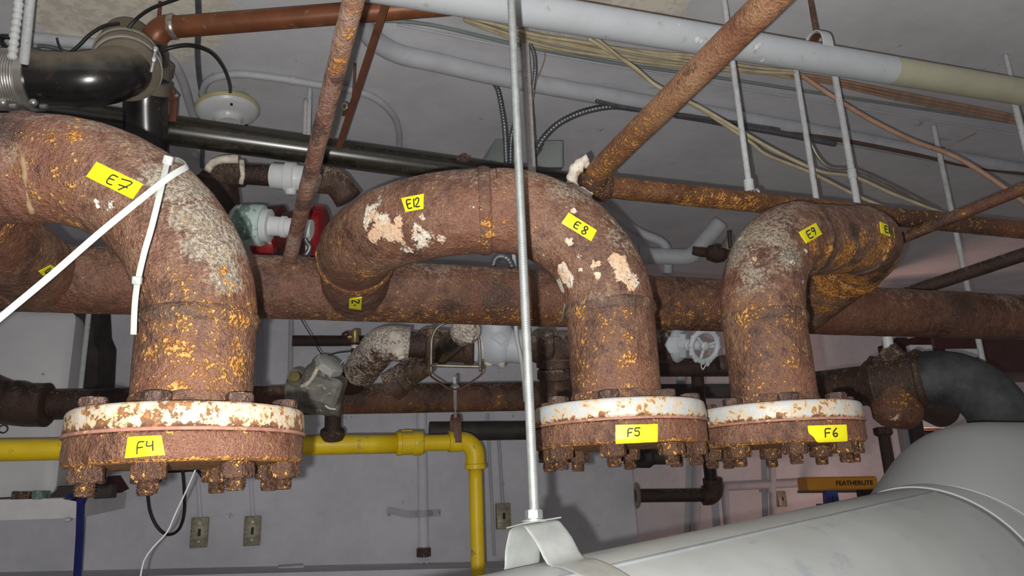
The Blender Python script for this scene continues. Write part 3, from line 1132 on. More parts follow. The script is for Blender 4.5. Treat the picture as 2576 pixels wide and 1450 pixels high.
# diagonal pipe, elbow and the long cross pipe
d_top, d_bot = P(1985, -45, .90), P(1487, 448, 1.36)
c_l = P(1500, 468, 1.365)
c_r = c_l + (P(2800, 603, 1.86) - c_l) * 2.2
t = thing('cross_pipe', 'orange rusted small pipe crossing right behind the branch elbows', 'pipe', c_l)
sh = sweep(np.linspace(c_l, c_r, 380), .0205, 36, rough=(.0011, 80))
part('pipe', sh, M['rust_o'], t, 180, paint(sh, [(x, 515 if x < 1900 else 560, 40, 0, .35) for x in range(1530, 2000, 40)] + [(2300, 560, 120, 3, .6), (2450, 570, 120, 3, .6), (2300, 550, 100, 2, .2)]))
el = route_all([P(1500, 467, 1.365) + (P(1700, 486, 1.43) - P(1500, 467, 1.365)) * .12, P(1487, 467, 1.36), P(1487, 448, 1.36) + (d_top - d_bot) * .03], .015, .002)
sh = join(sweep(el, .0275, 28, rough=(.002, 60)), lathe(P(1506, 468, 1.366), P(1600, 478, 1.40) - P(1506, 468, 1.366), [(0, .0275), (.003, .029), (.012, .029), (.015, .0262)], 28, (.001, 80)))
part('elbow', sh, M['rust_o'], t, 180, label='orange rusted threaded elbow')
sc = [sweep(cat([P(x, y, 1.338) for x, y in pl], .003), .0095, 18, rough=(.0075, 110)) for pl in ([(1480, 404), (1462, 412), (1448, 428), (1440, 446), (1436, 464)], [(1438, 462), (1450, 478), (1468, 488), (1488, 497)])]
for s_ in sc:
    part('lime_crust', s_, M['scab'], t, 180, label='white crust on the elbow')
sh = sweep(np.linspace(d_bot + (d_bot - d_top) * .005, to_ceiling(d_bot, d_top), 200), .0208, 36, rough=(.0008, 80))
solo('diagonal_pipe', sh, M['rust_diag'], 'tan rusted pipe slanting up to the top edge right of centre', 'pipe', 180,
     paint(sh, [(x, 450 - (x - 1490), 40, 0, .5 * (1 - (x - 1490) / 300)) for x in range(1490, 1720, 30)] + [(1720, 190, 26, 3, .9), (1690, 230, 20, 3, .8), (1800, 110, 30, 3, .5), (1850, 60, 40, 3, .3), (1870, 50, 40, 2, .3), (1560, 330, 50, 3, .4)]))
sh = sweep(np.linspace(P(2150, 648, 1.72), to_ceiling(P(2150, 648, 1.72), P(2680, 432, 1.42)), 160), .0125, 28, rough=(.0006, 80))
solo('pipe_strut', sh, M['rust_bg'], 'brown rusty strut pipe running up to the right edge from the header', 'strut', 180,
     paint(sh, [(x, 600 - (x - 2270) * .42, 20, 0, .5) for x in (2280, 2330, 2420, 2500, 2560)]))
sh = sweep(np.linspace(P(2240, 752, 2.20), to_ceiling(P(2240, 752, 2.20), P(2720, 590, 1.95)) - up * .02, 120), .0185, 28, rough=(.0006, 60))
solo('brace_pipe', sh, M['rust_bg'], 'dark brown brace pipe just above the header at the right edge', 'pipe', 180)

# ------------------------------------------------------------------ white overhead pipe with hanger
w0, w1 = P(1640, 77, 1.42), P(2576, 233, 1.75)
wd = w1 - w0
wa, wb = w0 - wd * 1.6, w0 + wd * 1.55
wj = w0 + wd * ((2235 - 1640) / (2576 - 1640) * .93)
t = thing('overhead_pipe', 'large grey white painted pipe crossing under the ceiling, cream towards the right', 'pipe', wa)
RW = .0302
part('pipe', sweep(np.linspace(wa, wj, 60), RW, 48), M['white_pipe'], t, 60)
part('cream_section', sweep(np.linspace(wj, wb, 40), RW, 48), M['cream_pipe'], t, 60, label='cream painted section')
sh = []
for px, py, rr in ((1756, 100, .006), (1765, 104, .004), (1862, 128, .004), (1905, 118, .006), (1912, 112, .004), (1918, 154, .005), (1900, 122, .003), (1710, 62, .003)):
    h, n = shoot(bvh(sweep(np.linspace(wa, wb, 60), RW, 48)), px, py)
    if h is not None:
        part('paint_splash', blob(h, rr, 10, (1, 1, .25), (.002, 300), ax=n), M['porcelain'], t, 180, label='white paint splash')
# bell hanger on top of the white pipe
hc = w0 + wd * .402
ax = nrm(wd)
sd = nrm(np.cross(ax, up))
t = thing('pipe_hanger', 'small painted bell hanger and rusty rod over the white pipe', 'hanger', hc)
arch = [hc + sd * x + up * z for x, z in ((-.0265, .014), (-.0265, .030), (-.023, .046), (-.013, .057), (.0, .060), (.013, .057), (.023, .046), (.0265, .030), (.0265, .014))]
part('yoke', sweep(cat(arch, .004), 1, 12, flat=(.0135, .0016), uphint=ax), M['white_pipe'], t, 50)
part('bolt', hexa(hc - sd * .0275 + up * .034, -sd, .0075, .006), M['white_pipe'], t)
part('rod', sweep(np.linspace(hc + up * .058, np.array((hc[0], hc[1], CEIL)), 60), .0055, 14, rough=(.0006, 150)), M['rust_diag'], t, 180)
part('liner', sweep([hc + sd * .0235 * math.cos(a) + up * (.024 + .031 * math.sin(a)) for a in np.linspace(.0, 3.14, 12)], 1, 12, flat=(.011, .0012), uphint=ax), M['brown_rod'], t, 50)

# ------------------------------------------------------------------ copper pipe top left
cu = route_all([P(372, 190, 1.60), P(392, 72, 1.60), P(1240, 4, 1.62)], .052, .006)
t = thing('copper_pipe', 'copper coloured pipe with elbow running right from the rubber coupling', 'pipe', P(372, 190, 1.60))
part('pipe', sweep(cu, .0232, 36), M['copper'], t, 180)
part('fitting', sweep(route_all([P(377, 150, 1.60), P(392, 72, 1.60), P(434, 68, 1.60)], .040, .004), .0262, 36), M['copper'], t, 180)
cd = P(434, 68, 1.60) - P(392, 72, 1.60)
part('solder_ring', lathe(P(430, 68, 1.60), cd, [(0, .0262), (.002, .0272), (.008, .027), (.012, .024)], 36), M['solder'], t)
part('support_rod', plumb(399, 50, 1.60, 60, 5, .004)[0], M['brown_rod'], t, 180)

# ------------------------------------------------------------------ black drain assembly top left
ZB = 1.42
t = thing('drain_pipe', 'glossy black drain elbow with stainless band coupling in the top left corner', 'pipe', P(250, 270, ZB))
DC, DE = P(318, 206, ZB), P(322, 104, 1.63)
pth = route_all([P(-900, 178, 1.37), DC, DE], .075, .006)
part('elbow', sweep(pth, .0525, 48, rough=(.0007, 30)), M['black_iron'], t, 180)
a0 = P(-60, 203, 1.405)
dd = nrm(P(330, 208, ZB) - P(-160, 196, 1.40))
pb = P(98, 203, 1.412)
part('shield', lathe(P(-140, 197, 1.402), dd, rprof([(0, .0575), (np.linalg.norm(pb - P(-140, 197, 1.402)), .0575)], 3), 56), M['stainless'], t)
bd = []
for q in range(8):
    c = P(22 + q * 6.6, 202.5, 1.409)
    bd.append(lathe(c, dd, [(0, .0577), (.0012, .0595), (.0028, .0595), (.004, .0577)], 56))
part('ribbed_band', join(*bd), M['stainless'], t, 60)
for px in (8, 84):
    c = P(px, 258, 1.375)
    part('clamp_screw', join(blob(c, .0075, 12), hexa(P(px + 18, 268, 1.375), RGT, .005, .012)), M['zinc'], t, label='bright clamp screw')
# rubber coupling on the raised end
cdir = nrm(DE - DC)
CC = DC + cdir * .070
part('rubber_coupling', lathe(CC, cdir, rprof([(-.006, .056), (-.003, .062), (.036, .063), (.039, .060), (.046, .060), (.049, .064), (.090, .064), (.096, .060), (.099, .050)], 2), 56), M['rubber'], t, 50)
for k in (.018, .068):
    c = CC + cdir * k
    rg = lathe(c, cdir, [(-.0065, .060), (-.0065, .0655), (.0065, .0655), (.0065, .060)], 56)
    part('clamp_band', rg, M['stainless'], t)
for px, py, dx, dy in ((283, 112, 1, -.45), (262, 126, 1, -.5), (389, 140, .12, -1), (384, 165, .2, -1)):
    d = nrm(RGT * dx - UPV * dy)
    c = P(px, py, 1.455 if px < 300 else 1.47)
    part('worm_screw', join(lathe(c, d, [(-.014, .004), (.008, .004)], 12), hexa(c + d * .008, d, .0062, .009)), M['zinc'], t, label='bright worm screw of the clamp')
# second black pipe dropping behind, with grey bands
t = thing('drain_pipe', 'dark drop pipe behind the black drain elbow', 'pipe', P(372, 320, 1.62))
vp = cat([P(362, 110, 1.60), P(372, 190, 1.61), P(366, 260, 1.62), P(372, 420, 1.64)], .01)
part('pipe', sweep(vp, .045, 40), M['black_iron'], t, 180)
for a, b in (((378, 152), (374, 176)), ((374, 196), (368, 232))):
    c = P(a[0], a[1], 1.60)
    part('sleeve', lathe(c, P(b[0], b[1], 1.61) - c, [(0, .046), (.001, .0485), (.026, .0485), (.027, .046)], 40), M['rubber'], t)
# rusty bracket hooked to it
t = thing('pipe_bracket', 'small red brown bracket hanging beside the dark drop pipe', 'bracket', P(432, 305, 1.66))
part('arm', sweep(cat([P(408, 196, 1.64), P(425, 222, 1.65), P(437, 246, 1.66), P(434, 306, 1.66)], .006), 1, 12, flat=(.0085, .003), uphint=RGT), M['brown_rod'], t, 50)
part('clip', sweep(cat([P(412, 250, 1.655), P(432, 246, 1.655), P(447, 248, 1.655)], .004), 1, 12, flat=(.006, .003), uphint=UPV), M['brown_rod'], t, 50)
part('bolt', hexa(P(440, 243, 1.65), RGT + UPV * .6, .006, .008), M['wire_steel'], t)

# glossy black long pipe
run('black_pipe', 'long glossy black pipe slanting behind the left elbow', 'pipe', [P(-200, 241, 1.60) * 1.8 - P(1420, 466, 2.05) * .8, P(1420, 466, 2.05)], .0352, M['black_gloss'], 44, step=.03)
t = thing('pipe_tap', 'tiny crusted tap standing on the black pipe beyond the middle elbow', 'tap', P(1168, 405, 1.90))
part('body', join(blob(P(1163, 398, 1.87), .011, 14, (1, 1, .8), (.002, 120)), lathe(P(1150, 402, 1.87), RGT, [(0, .006), (.03, .008)], 12)), M['rust_fit'], t, 180)

# ------------------------------------------------------------------ lampholder
lc = P(573, 284, 1.99)
la = nrm(UPV * .90 + FWD * .30 + RGT * -.17)      # axis from face up to the base
t = thing('lampholder', 'white porcelain lampholder without bulb dangling on a black cable', 'lamp holder', lc)
part('body', lathe(lc - la * .030, la, rprof([(.004, .020), (.004, .032), (.012, .037), (.016, .055), (.024, .073), (.032, .079)], 3), 48), M['porcelain'], t, 50)
part('rim', lathe(lc - la * .030, la, [(.032, .079), (.036, .0825), (.043, .0825), (.047, .077), (.047, .01)], 48), M['porcelain_rim'], t, 50)
part('socket', lathe(lc - la * .030, la, [(-.004, .031), (.005, .032), (.005, .023), (.016, .022)], 32, cap=False), M['porcelain'], t, 50)
su, sv = frame(la)
for k, a in enumerate((.5, 2.6, 4.4)):
    c = lc - la * .0135 + .060 * (math.cos(a) * su + math.sin(a) * sv)
    part('screw_hole', lathe(c - la * .0015, la, [(0, .0035), (.005, .0035)], 10), M['dark_hole'], t)
run('black_cable', 'black cable looping from the drop pipe to the lampholder', 'cable', [P(396, 132, 1.57), P(430, 120, 1.57), P(480, 115, 1.60), P(530, 132, 1.66), P(562, 170, 1.76), P(578, 215, 1.88), P(578, 250, 1.97)], .0042, M['cable'], 10)
run('black_cable', 'black cable arching from the rubber coupling up to the top edge', 'cable', [P(322, 72, 1.50), P(345, 46, 1.50), P(380, 22, 1.48), P(430, 3, 1.46), P(480, -14, 1.44)], .0036, M['cable'], 10)
run('black_cable', 'black cable drooping left of the rubber coupling', 'cable', [P(118, 148, 1.52), P(160, 142, 1.52), P(195, 118, 1.52), P(225, 88, 1.52), P(262, 66, 1.52), P(300, 59, 1.52)], .0036, M['cable'], 10)
run('black_cable', 'black cable curl at the far left edge', 'cable', [P(-30, 98, 1.52), P(5, 92, 1.52), P(24, 94, 1.52), P(10, 94, 1.54), P(2, 104, 1.54), P(20, 126, 1.53), P(60, 150, 1.53)], .0045, M['cable'], 10)
run('cable_tail', 'thin black tie tail sticking up left of the drooping cable', 'cable', [P(142, 96, 1.54), P(150, 122, 1.54), P(176, 152, 1.54)], .0017, M['cable'], 8)
solo('armoured_cable', flex([P(96, 116, 1.60), P(130, 120, 1.60), P(180, 138, 1.60), P(238, 160, 1.60)], .0042), M['flex'], 'short grey armoured cable below the drooping black cable', 'cable', 180)
solo('armoured_cable', flex([P(46, -20, 1.30), P(46, 20, 1.30), P(38, 80, 1.31), P(30, 150, 1.32)], .0088, .011, 16, .3), M['flex_white'], 'white ribbed armoured cable at the top left corner', 'cable', 180)
run('conduit', 'white conduit beside the ribbed cable at the top left corner', 'conduit', [P(78, -20, 1.32), P(60, 160, 1.36)], .0082, M['rod_white'], 16)

# ------------------------------------------------------------------ threaded rod, strap and duct
r0 = P(1345, 1312, .672)
r1 = to_ceiling(r0, P(1283.5, -60, .895))
n_thr = int(np.linalg.norm(r1 - r0) / .0018)
pth = np.linspace(r0, r1, n_thr * 4)
k = np.arange(len(pth))
rr = .00478 - .00038 * (0.5 - 0.5 * np.cos(k * math.pi / 2))
t = thing('threaded_rod', 'zinc plated threaded rod hanging down the middle with nut and washer', 'rod', r0)
part('rod', sweep(pth, rr, 18), M['zinc'], t, 180)
rdir = nrm(r1 - r0)
nc = P(1343.5, 1309, .672)
part('nut', hexa(nc + rdir * .0005, rdir, .0083, .0085, .1, .4), M['zinc'], t)
part('washer', lathe(nc - rdir * .0022, rdir, [(0, .004), (0, .0112), (.0022, .0116), (.0022, .004)], 32), M['zinc'], t)

# round duct: axis from near lower left to far right
RD = .152
q0, q1 = P(1465, 1395, .69), P(2230, 1236, 1.045)           # points on the upper silhouette
dx = nrm(q1 - q0)
# the silhouette point lies RD from the axis, along the direction square to axis and view
def axis_pt(q):
    v = nrm(q - CAM)
    n = nrm(np.cross(dx, v))
    if n[2] > 0: n = -n
    return q + n * RD
ax0, ax1 = axis_pt(q0), axis_pt(q1)
dstart, dend = ax0 - dx * .55, ax1 + dx * .02
t = thing('round_duct', 'round galvanised flue duct rising across the bottom right corner', 'duct', dstart)
part('pipe', sweep(np.linspace(dstart, dend, 50), RD, 120), M['duct'], t, 180)
v = nrm(q0 - CAM)
nn = -nrm(np.cross(dx, v))
if nn[2] < 0: nn = -nn
uu, vv = nn, np.cross(dx, nn)
if np.dot(vv, ax0 - CAM) > 0: vv = -vv
off = math.radians(25)
sd2 = uu * math.cos(off) + vv * math.sin(off)
part('lock_seam', sweep(np.linspace(dstart, dend - dx * .02, 160) + sd2 * (RD + .0004), 1, 12, flat=(.0022, .0012), uphint=np.cross(dx, sd2)), M['seam'], t, 50, label='folded lock seam')
# collar and elbow
el_pts = [dend - dx * .03, dend + dx * .075]
part('collar', lathe(dend - dx * .004, dx, [(-.001, RD - .001), (-.001, RD + .0022), (.003, RD + .0026), (.090, RD + .0022), (.093, RD - .004)], 120, cap=False), M['duct_plain'], t, 40)
E0 = dend + dx * .075
E1 = P(2475, 1298, 1.23)
E2 = P(3150, 1262, 1.50)
gp = [E0 - dx * .02, E1, E2]
gsh = route_all(gp, .10, .012)
part('elbow', sweep(gsh, RD + .0015, 120), M['duct_plain'], t, 60)


# strap saddle over the duct, hung from the rod
c = ax0 + dx * np.dot(nc - ax0, dx)
e2 = nrm(nc - c)
e1 = nrm(np.cross(dx, e2))
if np.dot(e1, RGT) < 0: e1 = -e1
apex = nc - rdir * .0035
dd_ = np.linalg.norm(apex - c)
th = math.acos(RD / max(dd_, RD * 1.02))
Rb = RD + .0015
tp = lambda a: c + Rb * (math.cos(a) * e2 + math.sin(a) * e1)
th = .21
pts = [tp(a) for a in np.linspace(-2.9, -th, 26)]
tl, tr = tp(-th), tp(th)
pts += [tl + (apex - e1 * .015 - tl) * .5, apex - e1 * .015 - e2 * .006, apex - e1 * .010 - e2 * .001, apex, apex + e1 * .010 - e2 * .001, apex + e1 * .015 - e2 * .006, tr + (apex + e1 * .015 - tr) * .5]
pts += [tp(a) for a in np.linspace(th, 2.9, 26)]
t = thing('duct_strap', 'bent galvanised strap saddle carrying the duct under the threaded rod', 'strap', c)
part('band', sweep(cat(pts, .005), 1, 14, flat=(.0205, .0007), uphint=dx), M['strap'], t, 40)
part('top_plate', box(apex + e2 * .0012, (.026, .044, .0012), ex=e1, ey=dx, ez=e2), M['strap'], t, 0)
# sheet-metal screws on the collar
dtree = bvh(lathe(dend - dx * .004, dx, [(-.002, RD + .004), (.090, RD + .003)], 120, cap=False), sweep(gsh, RD + .0015, 120))
for px, py in ((2389, 1291), (2544, 1342)):
    h, n = shoot(dtree, px, py)
    if h is not None:
        s = thing('sheet_metal_screw', 'sheet metal screw in the duct collar, ' + ('larger and nearer the duct pipe' if px < 2450 else 'at the far seam by the right edge'), 'screw', h)
        part('head', lathe(h - n * .001, n, [(0, .0056), (.0012, .0056), (.0028, .0046), (.0034, .002)], 20), M['zinc'], s)
        part('drive_slot', box(h + n * .0025, (.0055, .0012, .0006), ez=n, ex=frame(n)[0]), M['dark_hole'], s, 0)
# bead rings of the elbow
n_el = len(gsh)
for k, w in ((2, .0025),):
    part('seam_ring', ring(gsh[k], gsh[k + 1] - gsh[k - 1], RD + .0008, w * .6, 120), M['duct_plain'], bpy.data.objects['round_duct'], 180)
ke = int(n_el * .52)
part('seam_ring', ring(gsh[ke], gsh[ke + 1] - gsh[ke - 1], RD + .0006, .0016, 120), M['duct_plain'], bpy.data.objects['round_duct'], 180)

# ------------------------------------------------------------------ yellow gas line
ya, yb, yc = P(-200, 1136, 1.90) * 1.9 - P(1000, 1116.5, 2.27) * .9, P(1000, 1116.5, 2.27), P(1196, 1112, 2.34)
t = thing('gas_pipe', 'bright yellow gas pipe with coupling turning down at an elbow', 'pipe', yc - up * .9)
part('pipe', sweep(np.linspace(ya, yb, 30), .0298, 40), M['yellow'], t, 180)
part('pipe', sweep(np.linspace(yb, yc - nrm(yc - yb) * .03, 10), .0255, 40), M['yellow'], t, 180)
yd = nrm(yc - yb)
part('coupling', lathe(P(996, 1116, 2.268), yd, rprof([(0, .031), (.002, .0375), (.014, .0385), (.016, .036), (.052, .036), (.054, .038), (.060, .039), (.080, .038), (.083, .031), (.083, .026)], 2), 44), M['yellow'], t, 40)
for a in (.3, 1.5, 2.7):
    q = P(996, 1116, 2.268) + yd * .034
    w_, v_ = frame(yd)
    part('coupling_rib', box(q + .0365 * (math.cos(a) * w_ + math.sin(a) * v_), (.034, .012, .004), ex=yd, ez=math.cos(a) * w_ + math.sin(a) * v_, bev=.001), M['yellow'], t)
ydn = P(1194, 1110, 2.34)
part('elbow', sweep(route_all([ydn - yd * .085, ydn, ydn - up * .085], .045, .006), .0305, 40), M['yellow'], t, 180)
part('elbow_rim', lathe(ydn - yd * .085, yd, [(0, .03), (.001, .0335), (.014, .0335), (.018, .030)], 40), M['yellow'], t)
part('elbow_rim', lathe(ydn - up * .088, up, [(0, .027), (.001, .0335), (.014, .0335), (.018, .030)], 40), M['yellow'], t)
part('pipe', sweep(np.linspace(ydn - up * .085, ydn - up * .42, 10), .0212, 36), M['yellow'], t, 180)
part('bare_end', sweep(np.linspace(ydn - up * .42, ydn - up * 1.1, 10), .0205, 30), M['copper'], t, 180, label='unpainted copper brown lower end')
# loop hanger around the gas line
hy = P(1147, 1112, 2.32)
w_ = np.cross(yd, up)
t = thing('loop_hanger', 'brown band loop hanger holding the yellow gas pipe near its elbow', 'hanger', hy)
lp = [hy + w_ * (.0285 * math.cos(a)) + up * (.0285 * math.sin(a)) for a in np.linspace(math.pi * 1.02, math.pi * 1.98, 12)]
lp = [hy - w_ * .012 + up * .082, hy - w_ * .028 + up * .060] + lp + [hy + w_ * .028 + up * .060, hy + w_ * .012 + up * .082, hy - w_ * .012 + up * .082]
part('band', sweep(cat(lp, .005), 1, 12, flat=(.0125, .0014), uphint=yd), M['strap_brown'], t, 50)
part('painted_end', sweep([hy + .0305 * (math.cos(a) * w_ + math.sin(a) * up) for a in np.linspace(math.pi * 1.05, math.pi * 1.95, 14)], 1, 12, flat=(.0135, .0016), uphint=yd), M['yellow'], t, 50)
rt = P(1144.5, 948, 2.06)
part('rod', sweep(np.linspace(hy + up * .070, rt, 30), .0056, 12), M['rod_white'], t, 180)

# ------------------------------------------------------------------ second header with its fittings
t = thing('lower_header', 'brown rusted pipe running level just above the yellow gas line', 'pipe', P(-150, 1023, 2.12))
ha, hb = P(-150, 1023, 2.12) * 1.7 - P(1500, 995, 2.34) * .7, P(1500, 995, 2.34)
sh = sweep(np.linspace(ha, hb, 260), .0445, 44, rough=(.0008, 50))
part('pipe', sh, M['rust_bg'], t, 180, paint(sh, [(x, 1030, 40, 0, .4) for x in range(870, 1340, 60)] + [(1250, 1015, 40, 0, .5), (950, 980, 60, 2, .3), (150, 1020, 150, 3, 1.)]))
t = thing('pipe_tee', 'dark brown cast pipe tee at the left edge on the lower header', 'pipe fitting', P(60, 1060, 2.12))
part('body', join(sweep(cat([P(-560, 640, 2.0), P(-300, 820, 2.06), P(-120, 940, 2.1), P(-20, 1000, 2.11), P(50, 1018, 2.12), P(118, 1020, 2.13)], .01), [.062] * 1, 36, rough=(.003, 30)), blob(P(45, 1012, 2.12), .066, 24, (1, 1, .9), (.004, 30))), M['rust_bg'], t, 180)
hdr = nrm(hb - ha)
part('collar', lathe(P(92, 1020, 2.13), hdr, [(0, .05), (.002, .060), (.03, .0605), (.034, .05)], 36, (.002, 50)), M['rust_bg'], t)

# grey corroded motor valve
vc = P(800, 968, 2.13)
t = thing('mixing_valve', 'corroded grey green valve body with pale hex cap on the lower header', 'valve', vc - up * .08)
rx = nrm(RGT + UPV * .0)
part('body', join(lathe(P(722, 985, 2.16), P(870, 990, 2.18) - P(722, 985, 2.16), rprof([(0, .040), (.02, .052), (.06, .060), (.12, .068), (.155, .070), (.160, .055)], 3), 32, (.005, 28)),
                  box(P(812, 975, 2.10), (.115, .09, .085), ex=RGT - UPV * .35, ez=UPV + RGT * .35, bev=.018)), M['valve_grey'], t, 40)
part('bonnet', lathe(P(800, 960, 2.11), RGT * .35 + UPV * .8 - FWD * .25, rprof([(0, .048), (.03, .046), (.045, .036), (.062, .036)], 3), 28, (.003, 40)), M['valve_grey'], t, 50)
part('cap', hexa(P(822, 928, 2.07), RGT * .55 + UPV * .75 - FWD * .2, .042, .022, .1, .2), M['valve_cap'], t)
for k in range(3):
    a = P(806 + k * 15, 921 + k * 9, 2.045)
    part('cap_rib', box(a, (.006, .007, .030), ez=RGT * .55 + UPV * .75 - FWD * .2, ex=RGT, bev=.001), M['valve_cap'], t)
part('gauge_plug', join(lathe(P(749, 946, 2.10), -FWD, [(0, .012), (.03, .0155), (.032, .0155), (.034, .0125), (.031, .0125), (.031, .001)], 28)), M['brass'], t, label='round brass plug')
part('plug_boss', lathe(P(757, 957, 2.14), RGT * -.3 + UPV * .4 - FWD * .6, [(0, .030), (.03, .026), (.04, .018)], 24, (.002, 50)), M['valve_grey'], t)
part('lime_streak', sweep(cat([P(757, 972, 2.045), P(775, 964, 2.04), P(790, 945, 2.035), P(800, 925, 2.04)], .004), .006, 8, rough=(.003, 90)), M['scab'], t, 180)
part('lime_streak', sweep(cat([P(818, 1020, 2.05), P(828, 1028, 2.05), P(845, 1030, 2.05)], .004), .003, 8, rough=(.001, 90)), M['porcelain'], t, 180)
t = thing('drop_pipe', 'short brown drop pipe with collar under the corroded valve', 'pipe', P(838, 1100, 2.2))
part('pipe', sweep(np.linspace(P(838, 1030, 2.19), P(836, 1130, 2.22), 12), .024, 28, rough=(.001, 60)), M['rust_bg'], t, 180)
part('collar', lathe(P(836.5, 1102, 2.21), P(838, 1040, 2.19) - P(836.5, 1102, 2.21), [(0, .03), (.002, .036), (.022, .036), (.03, .026)], 28, (.001, 60)), M['rust_bg'], t)

# crusted run above: elbow, nipple, tee, white valve
ZM = 2.06
t = thing('steam_fittings', 'crusted run of elbow, nipple and tee beside the white globe valve', 'pipe fitting', P(965, 960, ZM))
part('elbow', sweep(route_all([P(905, 935, ZM + .12), P(962, 862, ZM - .01), P(1030, 868, ZM)], .05, .006), .050, 36, rough=(.004, 35)), M['scabby'], t, 180, label='bulbous elbow crusted white and orange')
part('lime_crust', join(blob(P(1000, 872, ZM - .045), .026, 16, (.9, .5, 1), (.012, 70)), blob(P(992, 850, ZM - .045), .018, 14, (1, .5, 1), (.009, 90)), blob(P(1008, 892, ZM - .04), .012, 14, (1, .6, 1.4), (.006, 90))), M['scab'], t, 180)
part('nipple', sweep(np.linspace(P(1015, 866, ZM), P(1090, 871, ZM), 14), .036, 30, rough=(.001, 60)), M['rust_bg'], t, 180)
part('drop', sweep(np.linspace(P(950, 880, ZM + .02), P(872, 975, ZM + .20), 24), .042, 36, rough=(.001, 50)), M['rust_bg'], t, 180)
part('tee', join(lathe(P(1075, 868, ZM), P(1200, 872, ZM) - P(1075, 868, ZM), rprof([(0, .046), (.004, .052), (.02, .053), (.026, .046), (.10, .046), (.108, .052), (.128, .052), (.133, .044)], 3), 36, (.003, 45)),
                 blob(P(1072, 838, ZM), .018, 14, (1.3, 1, .8), (.004, 60))), M['rust_fit'], t, 50)
part('angled_pipe', join(sweep(np.linspace(P(1070, 915, ZM), P(1008, 958, ZM + .04), 20), .034, 30, rough=(.001, 60)), lathe(P(1020, 948, ZM), P(1008, 958, ZM + .01) - P(1070, 915, ZM), [(-.01, .03), (-.006, .040), (.012, .042), (.016, .036), (.03, .045), (.05, .045), (.055, .03)], 30, (.003, 50))), M['rust_fit'], t, 50)
so, se = P(1110, 890, ZM), P(1172, 832, ZM - .16)
part('side_stub', sweep(np.linspace(so, se, 14), .031, 30), M['black_iron'], t, 180, label='black stub pipe')
sdir = nrm(se - so)
part('stub_coupling', lathe(se - sdir * .02, sdir, [(0, .031), (.002, .037), (.03, .038), (.034, .034), (.034, .029), (.02, .028), (.02, .001)], 32, (.0015, 60)), M['scabby'], t, 50, label='pale crusted pipe end')

t = thing('globe_valve', 'white painted globe valve behind the threaded rod', 'valve', P(1250, 905, ZM + .02))
part('body', join(blob(P(1247, 862, ZM + .02), .062, 28, (1.0, .9, 1.05), (.002, 20)), lathe(P(1195, 872, ZM + .02), RGT, rprof([(0, .044), (.01, .048), (.03, .046), (.10, .046), (.13, .050), (.15, .044)], 2), 32)), M['valve_white'], t, 60)
part('neck', lathe(P(1247, 850, ZM + .02), UPV, [(0, .045), (.05, .045), (.055, .06), (.08, .06)], 30), M['valve_white'], t, 50)
em = [P(1235, 850, ZM - .043), P(1259, 836, ZM - .043), P(1281, 853, ZM - .038), P(1261, 868, ZM - .043)]
part('diamond_emblem', sweep(np.vstack([np.linspace(em[i], em[(i + 1) % 4], 6, endpoint=False) for i in range(4)]), .0011, 6, closed=True), M['paint_grey'], t, 180)
part('lime_drip', join(blob(P(1262, 910, ZM), .013, 14, (1, .7, 1.4), (.006, 80)), blob(P(1232, 912, ZM), .010, 14, (1.4, .7, 1), (.005, 90))), M['scab'], t, 180)
part('union_nut', hexa(P(1186, 872, ZM + .02), RGT, .054, .02, .1), M['valve_white'], t)
t = thing('pipe_fitting', 'crusted tee fitting between the threaded rod and the middle branch pipe', 'pipe fitting', P(1395, 990, 2.1))
part('run', join(lathe(P(1335, 873, 2.1), RGT, rprof([(0, .04), (.015, .048), (.045, .054), (.062, .050), (.066, .042), (.16, .042)], 3), 32, (.003, 50))), M['rust_fit'], t, 50)
part('outlet', lathe(P(1395, 860, 2.1), -UPV + RGT * .02, rprof([(0, .038), (.048, .042), (.052, .052), (.072, .053), (.076, .044), (.082, .050), (.105, .050), (.110, .044), (.24, .044)], 3), 32, (.003, 50)), M['rust_fit'], t, 50)

# yoke hanger in front of the tee
t = thing('yoke_hanger', 'wire yoke hanger with brown band below the tee, holding the gas pipe rod', 'hanger', P(1145, 985, 2.02))
ZY = 2.0
part('wire_yoke', sweep(cat([P(1084, 940, ZY), P(1085, 880, ZY), P(1088, 848, ZY), P(1104, 822, ZY), P(1145, 808, ZY), P(1188, 822, ZY), P(1203, 848, ZY), P(1207, 880, ZY), P(1208, 935, ZY)], .006), .0042, 10), M['wire_steel'], t, 180)
part('cross_bolt', sweep(np.linspace(P(1083, 920, ZY), P(1218, 923, ZY), 8), .0052, 12), M['wire_steel'], t, 180)
part('band', sweep(cat([P(1079, 905, ZY), P(1080, 930, ZY), P(1083, 946, ZY), P(1105, 962, ZY), P(1128, 976, ZY), P(1146, 981, ZY), P(1162, 976, ZY), P(1185, 962, ZY), P(1208, 945, ZY), P(1213, 930, ZY), P(1215, 905, ZY)], .006), 1, 12, flat=(.0125, .0016), uphint=FWD), M['strap_brown'], t, 50)
part('cone_nut', lathe(P(1145, 975, ZY + .02), UPV, [(0, .015), (.004, .013), (.011, .006)], 20), M['zinc'], t)
part('rod_end', sweep(np.linspace(P(1145, 985, ZY + .02), P(1143, 948, ZY + .02), 10), .0052, 12), M['rod_white'], t, 180)
solo('armoured_cable', flex([P(1296, 800, 1.95), P(1300, 850, 1.95), P(1310, 900, 1.95), P(1318, 960, 1.97), P(1322, 1010, 2.0)], .006, .006), M['flex_white'], 'silver armoured cable just left of the threaded rod below the header', 'cable', 180)

